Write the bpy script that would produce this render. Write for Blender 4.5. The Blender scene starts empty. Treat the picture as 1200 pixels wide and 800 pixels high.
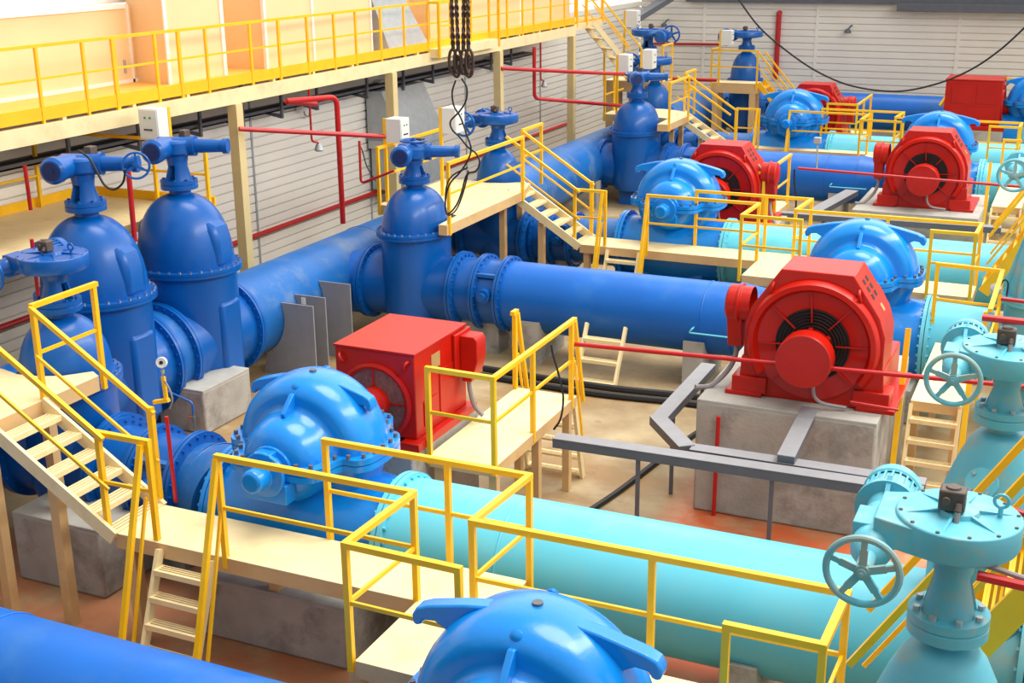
import bpy, math, random
import numpy as np
from mathutils import Vector, Matrix

random.seed(7)
PI = math.pi
C = bpy.context.scene.collection
FLOOR = 0.0
W = 1.35            # height of the low walkways above the floor
CAMZ = 7.35

# ------------------------------------------------------------------ camera
YAW, PITCH, ROLL = -0.426222353, 0.311494758, -0.0099344313
FPX = 1486.23
_cy, _sy, _cp, _sp = math.cos(YAW), math.sin(YAW), math.cos(PITCH), math.sin(PITCH)
_f = Vector((_sy * _cp, _cy * _cp, -_sp))
_r = Vector((_cy, -_sy, 0))
_u = _r.cross(_f)
_R = math.cos(ROLL) * _r + math.sin(ROLL) * _u
_U = -math.sin(ROLL) * _r + math.cos(ROLL) * _u
cam_data = bpy.data.cameras.new('camera')
cam = bpy.data.objects.new('camera', cam_data)
C.objects.link(cam)
cam_data.sensor_fit = 'HORIZONTAL'
cam_data.sensor_width = 36.0
cam_data.lens = FPX / 1200 * 36
cam_data.clip_end = 300
m = Matrix((_R, _U, -_f)).transposed().to_4x4()
m.translation = Vector((0, 0, CAMZ))
cam.matrix_world = m
bpy.context.scene.camera = cam


def at(px, py, x=None, y=None, z=None):
    """world point seen at a photo pixel, given one of its coordinates"""
    d = _R * ((px - 600) / FPX) + _U * (-(py - 400) / FPX) + _f
    if x is not None:
        t = x / d.x
    elif y is not None:
        t = y / d.y
    else:
        t = (z - CAMZ) / d.z
    return Vector((0, 0, CAMZ)) + d * t


# ------------------------------------------------------------------ materials
def s2l(c):
    return tuple(((v / 255) / 12.92 if v / 255 <= 0.04045 else ((v / 255 + 0.055) / 1.055) ** 2.4) for v in c)


def mat(name, rgb, rough=0.35, metal=0.0, var=0.06, scale=3.0, bump=0.0, bscale=40.0, coat=0.0, dirt=None, dirt_amt=0.0, dirt_scale=2.0, spec=0.5):
    M = bpy.data.materials.new(name)
    M.use_nodes = True
    nt = M.node_tree
    b = nt.nodes['Principled BSDF']
    c = s2l(rgb)
    tc = nt.nodes.new('ShaderNodeTexCoord')
    n = nt.nodes.new('ShaderNodeTexNoise')
    n.inputs['Scale'].default_value = scale
    n.inputs['Detail'].default_value = 5
    nt.links.new(tc.outputs['Object'], n.inputs['Vector'])
    r = nt.nodes.new('ShaderNodeValToRGB')
    r.color_ramp.elements[0].position = 0.3
    r.color_ramp.elements[1].position = 0.7
    r.color_ramp.elements[0].color = (*[v * (1 - var) for v in c], 1)
    r.color_ramp.elements[1].color = (*[min(1, v * (1 + var)) for v in c], 1)
    nt.links.new(n.outputs['Fac'], r.inputs['Fac'])
    col = r.outputs['Color']
    if dirt:
        n2 = nt.nodes.new('ShaderNodeTexNoise')
        n2.inputs['Scale'].default_value = dirt_scale
        n2.inputs['Detail'].default_value = 8
        n2.inputs['Roughness'].default_value = 0.65
        nt.links.new(tc.outputs['Object'], n2.inputs['Vector'])
        r2 = nt.nodes.new('ShaderNodeValToRGB')
        r2.color_ramp.elements[0].position = 0.5
        r2.color_ramp.elements[1].position = 0.68
        r2.color_ramp.elements[0].color = (0, 0, 0, 1)
        r2.color_ramp.elements[1].color = (dirt_amt,) * 3 + (1,)
        nt.links.new(n2.outputs['Fac'], r2.inputs['Fac'])
        mx = nt.nodes.new('ShaderNodeMixRGB')
        nt.links.new(r2.outputs['Color'], mx.inputs['Fac'])
        nt.links.new(col, mx.inputs['Color1'])
        mx.inputs['Color2'].default_value = (*s2l(dirt), 1)
        col = mx.outputs['Color']
    nt.links.new(col, b.inputs['Base Color'])
    b.inputs['Roughness'].default_value = rough
    b.inputs['Metallic'].default_value = metal
    b.inputs['Specular IOR Level'].default_value = spec
    if coat:
        b.inputs['Coat Weight'].default_value = coat
        b.inputs['Coat Roughness'].default_value = 0.12
    if bump:
        n3 = nt.nodes.new('ShaderNodeTexNoise')
        n3.inputs['Scale'].default_value = bscale
        n3.inputs['Detail'].default_value = 4
        nt.links.new(tc.outputs['Object'], n3.inputs['Vector'])
        bp = nt.nodes.new('ShaderNodeBump')
        bp.inputs['Strength'].default_value = bump
        bp.inputs['Distance'].default_value = 0.02
        nt.links.new(n3.outputs['Fac'], bp.inputs['Height'])
        nt.links.new(bp.outputs['Normal'], b.inputs['Normal'])
    return M


BLUE = mat('blue_gloss_paint', (2, 88, 170), 0.32, var=0.08, scale=2.0, bump=0.12, bscale=6, coat=0.12, spec=0.4)
PIPEBLUE = mat('blue_pipe_paint', (3, 98, 190), 0.4, var=0.08, scale=1.2, dirt=(70, 130, 185), dirt_amt=0.35, dirt_scale=1.1, bump=0.05, bscale=8, spec=0.4)
OLDBLUE = mat('dusty_blue_pipe_paint', (18, 100, 176), 0.45, var=0.1, scale=1.2, dirt=(128, 140, 150), dirt_amt=0.5, dirt_scale=1.3)
PUMP = mat('bright_blue_paint', (6, 132, 222), 0.26, var=0.06, scale=2.5, bump=0.3, bscale=6, coat=0.3, spec=0.4)
CYAN = mat('cyan_pipe_paint', (98, 200, 224), 0.38, var=0.05, scale=1.5, dirt=(130, 182, 188), dirt_amt=0.35, dirt_scale=1.5)
CYANV = mat('cyan_valve_paint', (92, 180, 200), 0.45, var=0.07, scale=3, dirt=(158, 168, 152), dirt_amt=0.75, dirt_scale=2.4, bump=0.1, bscale=12)
RED = mat('red_motor_paint', (182, 22, 5), 0.36, var=0.07, scale=2.5, bump=0.06, bscale=10, spec=0.32, coat=0.05)
REDPIPE = mat('red_pipe_paint', (186, 18, 22), 0.35, var=0.05)
YELLOW = mat('yellow_rail_paint', (246, 190, 12), 0.4, var=0.06, scale=4)
CREAM = mat('cream_steel_paint', (240, 220, 168), 0.5, var=0.04, scale=3, dirt=(214, 186, 128), dirt_amt=0.5, dirt_scale=2.2, bump=0.04, bscale=12)
CREAMSHADE = mat('shaded_cream_section_paint', (212, 176, 122), 0.5, var=0.05, scale=3, dirt=(186, 146, 96), dirt_amt=0.5, dirt_scale=2.0)  # darker copy of the cream paint: shade painted into legs and frames
CREAMW = mat('cream_column_paint', (222, 200, 144), 0.5, var=0.04, scale=3)
ORANGEDECK = mat('ochre_deck_paint', (236, 176, 78), 0.55, var=0.05)
PANEL = mat('peach_panel', (242, 208, 160), 0.6, var=0.03, scale=1.5)
PANELTRIM = mat('white_panel_trim', (245, 240, 232), 0.5, var=0.02)
CONC = mat('grey_concrete', (168, 164, 156), 0.9, var=0.14, scale=2.5, dirt=(104, 98, 90), dirt_amt=0.7, dirt_scale=1.6, bump=0.3, bscale=25)
STEEL = mat('grey_painted_steel', (138, 138, 142), 0.5, var=0.06, scale=5)
DARKSTEEL = mat('dark_grey_steel', (92, 96, 104), 0.5, var=0.08, scale=4)
BOXGREY = mat('light_grey_enamel', (226, 226, 220), 0.4, var=0.02)
GALV = mat('galvanised_sheet', (176, 182, 184), 0.4, metal=0.3, var=0.08, scale=6)
BLACK = mat('black_rubber', (22, 22, 24), 0.55, var=0.1)
GRILLE = mat('dark_grille', (40, 26, 24), 0.6, var=0.2, scale=20)
MESHGREY = mat('woven_grille', (120, 78, 68), 0.55, var=0.35, scale=26)
BROWN = mat('brown_steel_rope', (66, 48, 40), 0.5, metal=0.3, var=0.3, scale=14)
BROWNBOX = mat('brown_switch_box', (88, 74, 66), 0.55, var=0.15, scale=8)
CHROME = mat('bright_metal', (190, 190, 188), 0.25, metal=0.9, var=0.03)
GREYCABLE = mat('grey_conduit', (140, 134, 134), 0.5, var=0.06)
BRASS = mat('brass_plate', (196, 164, 110), 0.4, metal=0.4, var=0.08)
DARKBLUE = mat('dark_blue_fan', (16, 40, 96), 0.5, var=0.1)


def floor_material():
    M = bpy.data.materials.new('stained_concrete_floor')
    M.use_nodes = True
    nt = M.node_tree
    b = nt.nodes['Principled BSDF']
    tc = nt.nodes.new('ShaderNodeTexCoord')

    def noise(scale, detail=7, rough=0.6, mul=(1, 1, 1)):
        mp = nt.nodes.new('ShaderNodeMapping')
        mp.inputs['Scale'].default_value = mul
        nt.links.new(tc.outputs['Object'], mp.inputs['Vector'])
        n = nt.nodes.new('ShaderNodeTexNoise')
        n.inputs['Scale'].default_value = scale
        n.inputs['Detail'].default_value = detail
        n.inputs['Roughness'].default_value = rough
        nt.links.new(mp.outputs['Vector'], n.inputs['Vector'])
        return n.outputs['Fac']

    def ramp(src, a, bb, ca, cb):
        r = nt.nodes.new('ShaderNodeValToRGB')
        r.color_ramp.elements[0].position = a
        r.color_ramp.elements[1].position = bb
        r.color_ramp.elements[0].color = ca
        r.color_ramp.elements[1].color = cb
        nt.links.new(src, r.inputs['Fac'])
        return r.outputs['Color']

    def mix(f, a, bcol):
        mx = nt.nodes.new('ShaderNodeMixRGB')
        nt.links.new(f, mx.inputs['Fac'])
        nt.links.new(a, mx.inputs['Color1'])
        mx.inputs['Color2'].default_value = (*s2l(bcol), 1)
        return mx.outputs['Color']
    K = (0, 0, 0, 1)
    base = ramp(noise(0.9), 0.3, 0.7, (*s2l((138, 114, 80)), 1), (*s2l((186, 166, 128)), 1))
    damp = ramp(noise(0.45, mul=(1, 1.6, 1)), 0.5, 0.6, K, (0.75, 0.75, 0.75, 1))
    col = mix(damp, base, (146, 112, 66))
    spots = ramp(noise(2.6), 0.6, 0.72, K, (0.6, 0.6, 0.6, 1))
    col = mix(spots, col, (120, 88, 52))
    # rusty red paint left round the footing of the third row and on the channel of the second
    sep = nt.nodes.new('ShaderNodeSeparateXYZ')
    nt.links.new(tc.outputs['Object'], sep.inputs['Vector'])

    def band(sock, lo, hi, soft):
        g1 = nt.nodes.new('ShaderNodeMapRange')
        g1.inputs[1].default_value = lo - soft
        g1.inputs[2].default_value = lo + soft
        nt.links.new(sock, g1.inputs[0])
        g2 = nt.nodes.new('ShaderNodeMapRange')
        g2.inputs[1].default_value = hi + soft
        g2.inputs[2].default_value = hi - soft
        nt.links.new(sock, g2.inputs[0])
        mm = nt.nodes.new('ShaderNodeMath')
        mm.operation = 'MULTIPLY'
        nt.links.new(g1.outputs[0], mm.inputs[0])
        nt.links.new(g2.outputs[0], mm.inputs[1])
        return mm.outputs[0]

    def rect(x0, x1, y0, y1):
        mm = nt.nodes.new('ShaderNodeMath')
        mm.operation = 'MULTIPLY'
        nt.links.new(band(sep.outputs['X'], x0, x1, 0.25), mm.inputs[0])
        nt.links.new(band(sep.outputs['Y'], y0, y1, 0.35), mm.inputs[1])
        return mm.outputs[0]
    wob = noise(1.4)
    masks = [rect(-4.45, -0.6, 11.0, 16.2), rect(-12.5, -4.5, 6.5, 14.3)]
    half = nt.nodes.new('ShaderNodeMath')
    half.operation = 'MULTIPLY'
    half.inputs[1].default_value = 0.55
    nt.links.new(masks[1], half.inputs[0])
    masks[1] = half.outputs[0]
    add = nt.nodes.new('ShaderNodeMath')
    add.operation = 'MAXIMUM'
    nt.links.new(masks[0], add.inputs[0])
    nt.links.new(masks[1], add.inputs[1])
    mul = nt.nodes.new('ShaderNodeMath')
    mul.operation = 'MULTIPLY'
    nt.links.new(add.outputs[0], mul.inputs[0])
    rr = nt.nodes.new('ShaderNodeMapRange')
    rr.inputs[1].default_value = 0.3
    rr.inputs[2].default_value = 0.55
    nt.links.new(wob, rr.inputs[0])
    nt.links.new(rr.outputs[0], mul.inputs[1])
    col = mix(mul.outputs[0], col, (186, 88, 44))
    nt.links.new(col, b.inputs['Base Color'])
    b.inputs['Roughness'].default_value = 0.6
    return M


FLOORM = floor_material()
SIDING = mat('white_grey_siding', (238, 233, 222), 0.55, var=0.03, scale=1.0)


# ------------------------------------------------------------------ mesh builder
def basis(d, up=None):
    d = Vector(d).normalized()
    if up is None:
        up = Vector((0, 0, 1)) if abs(d.z) < 0.95 else Vector((0, 1, 0))
    a = d.cross(Vector(up))
    if a.length < 1e-6:
        a = d.cross(Vector((1, 0, 0)))
    a.normalize()
    b = a.cross(d).normalized()
    return d, a, b


class MB:
    def __init__(s):
        s.v, s.f = [], []

    def add(s, vs, fs):
        o = len(s.v)
        s.v += [tuple(v) for v in vs]
        s.f += [[i + o for i in f] for f in fs]
        return s

    def box(s, x0, x1, y0, y1, z0, z1):
        vs = [(x, y, z) for z in (z0, z1) for y in (y0, y1) for x in (x0, x1)]
        return s.add(vs, [(0, 2, 3, 1), (4, 5, 7, 6), (0, 1, 5, 4), (2, 6, 7, 3), (0, 4, 6, 2), (1, 3, 7, 5)])

    def bar(s, a, b, w, h, up=None):
        a, b = Vector(a), Vector(b)
        d, si, u = basis(b - a, up)
        vs = []
        for p in (a, b):
            for sx, sz in ((-1, -1), (1, -1), (1, 1), (-1, 1)):
                vs.append(p + si * (sx * w / 2) + u * (sz * h / 2))
        return s.add(vs, [(0, 1, 2, 3), (7, 6, 5, 4), (0, 4, 5, 1), (1, 5, 6, 2), (2, 6, 7, 3), (3, 7, 4, 0)])

    def angle(s, a, b, w, t, sx=1, sy=1):
        """vertical angle-iron post (L section) with its corner at a..b"""
        a, b = Vector(a), Vector(b)
        prof = [(0, 0), (w, 0), (w, t), (t, t), (t, w), (0, w)]
        vs = []
        for p in (a, b):
            for x, y in prof:
                vs.append((p.x + sx * x, p.y + sy * y, p.z))
        n = 6
        fs = [tuple(range(n))[::-1], tuple(range(n, 2 * n))] + [(i, (i + 1) % n, n + (i + 1) % n, n + i) for i in range(n)]
        if sx * sy < 0:
            fs = [tuple(reversed(f)) for f in fs]
        return s.add(vs, fs)

    def cyl(s, a, b, r0, r1=None, n=24, caps=True):
        a, b = Vector(a), Vector(b)
        r1 = r0 if r1 is None else r1
        d, e1, e2 = basis(b - a)
        vs = []
        for p, r in ((a, r0), (b, r1)):
            for i in range(n):
                t = 2 * PI * i / n
                vs.append(p + (e1 * math.cos(t) + e2 * math.sin(t)) * r)
        fs = [(i, n + i, n + (i + 1) % n, (i + 1) % n) for i in range(n)]
        if caps:
            fs += [tuple(range(n)), tuple(range(2 * n - 1, n - 1, -1))]
        return s.add(vs, fs)

    def pipe(s, a, b, r, t, n=40):
        """hollow cylinder"""
        return s.lathe([(r - t, 0), (r, 0), (r, (Vector(b) - Vector(a)).length), (r - t, (Vector(b) - Vector(a)).length)], a, Vector(b) - Vector(a), n, closed_prof=True)

    def lathe(s, prof, o, axis=(0, 0, 1), n=32, a0=0.0, a1=2 * PI, closed_prof=False, sc=(1, 1)):
        o = Vector(o)
        d, e1, e2 = basis(axis)
        full = abs(a1 - a0 - 2 * PI) < 1e-6
        cols = n if full else n + 1
        k = len(prof)
        vs = []
        for i in range(cols):
            t = a0 + (a1 - a0) * i / n
            dirv = e1 * (math.cos(t) * sc[0]) + e2 * (math.sin(t) * sc[1])
            for r, h in prof:
                vs.append(o + dirv * r + d * h)
        fs = []
        rng = range(k) if closed_prof else range(k - 1)
        for i in range(n):
            j = (i + 1) % cols
            for q in rng:
                q2 = (q + 1) % k
                fs.append((i * k + q, i * k + q2, j * k + q2, j * k + q))
        if not full and closed_prof:
            fs.append(tuple(range(k)))
            fs.append(tuple((cols - 1) * k + q for q in reversed(range(k))))
        return s.add(vs, fs)

    def tube(s, pts, r, n=8, caps=True):
        pts = [Vector(p) for p in pts]
        k = len(pts)
        tans = []
        for i in range(k):
            a = pts[max(0, i - 1)]
            b = pts[min(k - 1, i + 1)]
            tans.append((b - a).normalized())
        d, e1, e2 = basis(tans[0])
        vs = []
        for i in range(k):
            t = tans[i]
            e1 = (e1 - t * e1.dot(t))
            if e1.length < 1e-6:
                e1 = basis(t)[1]
            e1.normalize()
            e2 = t.cross(e1)
            for q in range(n):
                w = 2 * PI * q / n
                vs.append(pts[i] + (e1 * math.cos(w) + e2 * math.sin(w)) * r)
        fs = []
        for i in range(k - 1):
            for q in range(n):
                q2 = (q + 1) % n
                fs.append((i * n + q, i * n + q2, (i + 1) * n + q2, (i + 1) * n + q))
        if caps:
            fs.append(tuple(reversed(range(n))))
            fs.append(tuple((k - 1) * n + q for q in range(n)))
        return s.add(vs, fs)

    def prism(s, poly, axis='z', h0=0, h1=1):
        n = len(poly)

        def P(a, b, h):
            return {'z': (a, b, h), 'y': (a, h, b), 'x': (h, a, b)}[axis]
        vs = [P(a, b, h0) for a, b in poly] + [P(a, b, h1) for a, b in poly]
        fs = [tuple(reversed(range(n))), tuple(range(n, 2 * n))] + [(i, (i + 1) % n, n + (i + 1) % n, n + i) for i in range(n)]
        ar = sum(poly[i][0] * poly[(i + 1) % n][1] - poly[(i + 1) % n][0] * poly[i][1] for i in range(n))
        flip = (ar < 0) != (axis == 'y')
        if flip:
            fs = [tuple(reversed(f)) for f in fs]
        return s.add(vs, fs)

    def torus(s, o, axis, R, r, n=40, k=10):
        prof = [(R + r * math.cos(2 * PI * i / k), r * math.sin(2 * PI * i / k)) for i in range(k)]
        return s.lathe(prof, o, axis, n, closed_prof=True)

    def bolts(s, o, axis, R, n, r=0.018, h=0.03, ph=0.0, sc=(1, 1)):
        o = Vector(o)
        d, e1, e2 = basis(axis)
        for i in range(n):
            t = 2 * PI * (i + 0.5) / n + ph
            p = o + (e1 * math.cos(t) * sc[0] + e2 * math.sin(t) * sc[1]) * R
            s.cyl(p, p + d * h, r, n=6)
        return s

    def build(s, name, material, parent=None, loc=None, bevel=0.0, sharp=35, smooth=True):
        """one mesh object; vertices are in the parent's frame (or the world when top-level with loc)"""
        me = bpy.data.meshes.new(name)
        vs = s.v
        if loc is not None:
            vs = [(v[0] - loc[0], v[1] - loc[1], v[2] - loc[2]) for v in vs]
        me.from_pydata(vs, [], s.f)
        me.update()
        if smooth:
            me.polygons.foreach_set('use_smooth', [True] * len(me.polygons))
            me.set_sharp_from_angle(angle=math.radians(sharp))
        me.materials.append(material)
        o = bpy.data.objects.new(name, me)
        C.objects.link(o)
        if parent is not None:
            o.parent = parent
        if loc is not None:
            o.location = loc
        if bevel:
            b = o.modifiers.new('edge', 'BEVEL')
            b.width = bevel
            b.segments = 2
            b.limit_method = 'ANGLE'
            b.angle_limit = math.radians(40)
        return o


def fillet(pts, r=0.15, k=5):
    """round the corners of a polyline"""
    pts = [Vector(p) for p in pts]
    out = [pts[0]]
    for i in range(1, len(pts) - 1):
        a, b, c = pts[i - 1], pts[i], pts[i + 1]
        d1, d2 = (a - b), (c - b)
        q = min(r, d1.length * 0.45, d2.length * 0.45)
        p1, p2 = b + d1.normalized() * q, b + d2.normalized() * q
        for j in range(k + 1):
            t = j / k
            out.append((1 - t) ** 2 * p1 + 2 * t * (1 - t) * b + t * t * p2)
    out.append(pts[-1])
    return out


def spline(pts, k=8):
    """Catmull-Rom through the points"""
    pts = [Vector(p) for p in pts]
    q = [pts[0] * 2 - pts[1]] + pts + [pts[-1] * 2 - pts[-2]]
    out = []
    for i in range(1, len(q) - 2):
        a, b, c, d = q[i - 1], q[i], q[i + 1], q[i + 2]
        for j in range(k):
            t = j / k
            out.append(0.5 * ((2 * b) + (c - a) * t + (2 * a - 5 * b + 4 * c - d) * t * t + (3 * b - a - 3 * c + d) * t ** 3))
    out.append(pts[-1])
    return out


def tag(o, label, cat, group=None, kind=None):
    o['label'] = label
    o['category'] = cat
    if group:
        o['group'] = group
    if kind:
        o['kind'] = kind
    return o


def thing(name, label, cat, loc, rotz=0.0, group=None):
    o = bpy.data.objects.new(name, None)
    C.objects.link(o)
    o.empty_display_size = 0.3
    o.location = loc
    o.rotation_euler = (0, 0, rotz)
    return tag(o, label, cat, group)


class Sub:
    """adds parts whose vertices are given in world coordinates to an unrotated root"""
    def __init__(s, root):
        s.root = root

    def __call__(s, name, mb, material, parent=None, **k):
        L = s.root.location
        mb.v = [(v[0] - L[0], v[1] - L[1], v[2] - L[2]) for v in mb.v]
        return mb.build(name, material, parent or s.root, **k)


def structure(name, mb, material, **k):
    o = mb.build(name, material, None, **k)
    o['kind'] = 'structure'
    return o


def single(name, label, cat, mb, material, loc, group=None, **k):
    o = mb.build(name, material, None, loc=Vector(loc), **k)
    return tag(o, label, cat, group)


BOLT_MESHES = {}


def bolt_objects(parent, o, axis, R, n, r, h, material, ph=0.0, sc=(1, 1)):
    """each bolt an object of its own (shared mesh)"""
    key = (round(r, 4), round(h, 4), material.name)
    if key not in BOLT_MESHES:
        mb = MB()
        mb.cyl((0, 0, 0), (0, 0, h), r, n=6)
        tmp = mb.build('bolt', material)
        BOLT_MESHES[key] = tmp.data
        bpy.data.objects.remove(tmp)
    d, e1, e2 = basis(axis)
    q = Vector((0, 0, 1)).rotation_difference(d).to_euler()
    for i in range(n):
        t = 2 * PI * (i + 0.5) / n + ph
        b = bpy.data.objects.new('bolt', BOLT_MESHES[key])
        C.objects.link(b)
        b.parent = parent
        b.location = Vector(o) + (e1 * math.cos(t) * sc[0] + e2 * math.sin(t) * sc[1]) * R
        b.rotation_euler = q


def flange(parent, o, axis, r, material, out=0.1, th=0.06, n=28, bolts=True, each=False, pair=True, rb=0.02, seg=56):
    """a pair of bolted discs round a pipe of radius r, centred on o"""
    mb = MB()
    d = Vector(axis).normalized()
    o = Vector(o)
    if pair:
        for sgn in (-1, 1):
            mb.lathe([(r - 0.04, 0.006), (r + out, 0.006), (r + out, th), (r + 0.03, th), (r - 0.04, th * 1.5)], o, d * sgn, seg, closed_prof=True)
    else:
        mb.lathe([(r - 0.04, -th / 2), (r + out, -th / 2), (r + out, th / 2), (r - 0.04, th / 2)], o, d, seg, closed_prof=True)
    face = th if pair else th / 2
    if bolts and not each:
        for sgn in (-1, 1):
            mb.bolts(o + d * sgn * (face - 0.004), d * sgn, r + out * 0.58, n, rb, rb * 1.5)
    f = mb.build('flange', material, parent)
    if bolts and each:
        for sgn in (-1, 1):
            bolt_objects(f, o + d * sgn * (face - 0.004), d * sgn, r + out * 0.58, n, rb, rb * 1.5, material)
    return f


# ------------------------------------------------------------------ hand wheels, actuators
def handwheel(parent, o, axis, R, material, spokes=5, r=None):
    mb = MB()
    d, e1, e2 = basis(axis)
    o = Vector(o)
    r = r or R * 0.095
    mb.torus(o, d, R - r, r, 40, 10)
    mb.cyl(o - d * r * 1.3, o + d * r * 1.3, R * 0.2, n=20)
    for i in range(spokes):
        t = 2 * PI * i / spokes + PI / 2
        v = e1 * math.cos(t) + e2 * math.sin(t)
        mb.bar(o + v * R * 0.1, o + v * (R * 0.6), R * 0.2, r * 1.15, up=d)
        mb.bar(o + v * R * 0.5, o + v * (R - r), R * 0.15, r * 1.1, up=d)
    w = mb.build('handwheel', material, parent)
    mb = MB()
    mb.cyl(o + d * r * 1.2, o + d * r * 2.0, R * 0.13, n=16)
    mb.cyl(o + d * r * 1.2, o + d * r * 2.6, R * 0.06, n=10)
    mb.build('hub', material, w)
    return w


def gearbox(root, z, material, motor_dir=(0, 1, 0), arm_dir=(-1, 0, 0), R=0.40, wheel=0.3, near=False, cable=None, worm=0.5, wdrop=0.07):
    """flat round bevel-gear box with a worm shaft on one side carrying an electric motor at one end and a hand wheel at the other"""
    md, ad = Vector(motor_dir).normalized(), Vector(arm_dir).normalized()
    o = Vector((0, 0, z))
    th = 0.2
    mb = MB()
    mb.lathe([(0, -0.02), (R * 0.55, -0.02), (R * 0.96, 0.03), (R, 0.06), (R, th), (R * 0.985, th + 0.012), (0, th + 0.012)], o, n=64)
    wc = o + ad * worm + Vector((0, 0, th * 0.5 - wdrop))
    # tangential flanks joining the disc to the worm housing
    side = md
    pts = []
    for a in (1, -1):
        pts.append((o + side * (R * 0.95 * a) + ad * R * 0.1))
    q1 = wc + side * 0.2
    q2 = wc - side * 0.2
    poly = [(pts[0].x, pts[0].y), (q1.x, q1.y), (q2.x, q2.y), (pts[1].x, pts[1].y)]
    mb.prism(poly, 'z', z + 0.02, z + th - 0.012)
    g = mb.build('gearbox', material, root, bevel=0.008)
    # raised lid, ribs and centre cap
    mb = MB()
    mb.lathe([(0, 0), (R * 0.33, 0), (R * 0.3, 0.03), (0, 0.035)], o + Vector((0, 0, th + 0.01)), n=32)
    for i in range(6):
        t = 2 * PI * i / 6 + 0.35
        v = Vector((math.cos(t), math.sin(t), 0))
        top = o + Vector((0, 0, th + 0.01))
        mb.add([top + v * R * 0.25 + Vector((0, 0, 0.03)), top + v * R * 0.92, top + v * R * 0.25, *[p + v.cross(Vector((0, 0, 1))) * 0.018 for p in (top + v * R * 0.25 + Vector((0, 0, 0.03)), top + v * R * 0.92, top + v * R * 0.25)]],
               [(0, 1, 2), (5, 4, 3), (0, 3, 4, 1), (1, 4, 5, 2), (2, 5, 3, 0)])
    mb.build('lid', material, g)
    bolt_objects(g, o + Vector((0, 0, th + 0.008)), (0, 0, 1), R * 0.93, 12, 0.012, 0.012, material if not near else BROWNBOX)
    # worm housing
    mb = MB()
    mb.cyl(wc - md * 0.2, wc + md * 0.24, 0.125, n=28)
    mb.box(*sorted((wc.x - 0.13, wc.x + 0.13)), *sorted((wc.y - 0.13, wc.y + 0.13)), wc.z + 0.0, wc.z + 0.125)
    mb.cyl(wc + md * 0.24, wc + md * 0.4, 0.1, 0.13, n=28)
    mb.build('worm_housing', material, root, bevel=0.006)
    mb = MB()
    mb.cyl(wc + md * 0.38, wc + md * 0.42, 0.2, n=32)
    mb.bar(wc + md * 0.28 + Vector((0, 0, 0.05)), wc + md * 0.44 + Vector((0, 0, 0.2)), 0.03, 0.06)
    mb.build('motor_flange', material, root)
    mo = MB()
    mo.cyl(wc + md * 0.42, wc + md * 0.62, 0.165, n=32)
    for i in range(24):
        t = 2 * PI * i / 24
        d, e1, e2 = basis(md)
        v = e1 * math.cos(t) + e2 * math.sin(t)
        mo.bar(wc + md * 0.43 + v * 0.165, wc + md * 0.61 + v * 0.165, 0.012, 0.035, up=v)
    mo.lathe([(0.175, 0), (0.19, 0.015), (0.185, 0.1), (0.15, 0.125), (0, 0.13)], wc + md * 0.61, md, 32)
    mo.build('electric_motor', material, root)
    # hand wheel on the other end
    mb = MB()
    mb.cyl(wc - md * 0.2, wc - md * 0.5, 0.05, n=16)
    mb.lathe([(0.125, 0), (0.12, 0.03), (0.07, 0.1), (0.05, 0.12)], wc - md * 0.2, -md, 24)
    mb.build('wheel_shaft', material, root)
    handwheel(root, wc - md * 0.51, -md, wheel, material)
    # limit-switch box on the lid
    mb = MB()
    sb = o + Vector((0, 0, th + 0.02)) - md * R * 0.1 + ad * R * 0.12
    mb.box(sb.x - 0.075, sb.x + 0.075, sb.y - 0.06, sb.y + 0.06, sb.z + 0.03, sb.z + 0.16)
    mb.cyl(sb, sb + Vector((0, 0, 0.04)), 0.04, n=12)
    b = mb.build('switch_box', BROWNBOX, root, bevel=0.012)
    mb = MB()
    mb.cyl(sb + Vector((-0.03, -0.06, 0.1)), sb + Vector((-0.03, -0.085, 0.1)), 0.025, n=12)
    mb.cyl(sb + Vector((0.04, -0.06, 0.09)), sb + Vector((0.04, -0.09, 0.05)), 0.02, n=12)
    mb.lathe([(0, 0), (0.045, 0), (0.04, 0.012), (0, 0.014)], sb + Vector((0, 0, 0.16)), n=20)
    mb.build('gland', BROWNBOX, b)
    mb = MB()
    e = o + Vector((0, 0, th + 0.012)) - ad * R * 0.62 + md * R * 0.1
    mb.cyl(e, e + Vector((0, 0, 0.06)), 0.015, n=8)
    mb.torus(e + Vector((0, 0, 0.1)), md, 0.04, 0.011, 20, 8)
    mb.build('lifting_eye', material, root)
    if cable:
        mb = MB()
        p = sb + Vector((0.04, -0.09, 0.05))
        mb.tube(spline([p, p + Vector((0.01, -0.03, -0.1)), p + Vector((0.1, -0.1, -0.22)), p + Vector((0.3, -0.13, -0.26)), p + Vector((0.45, -0.14, -0.28))]), 0.017, 8)
        mb.build('cable', GREYCABLE, root)
    return o


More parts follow.
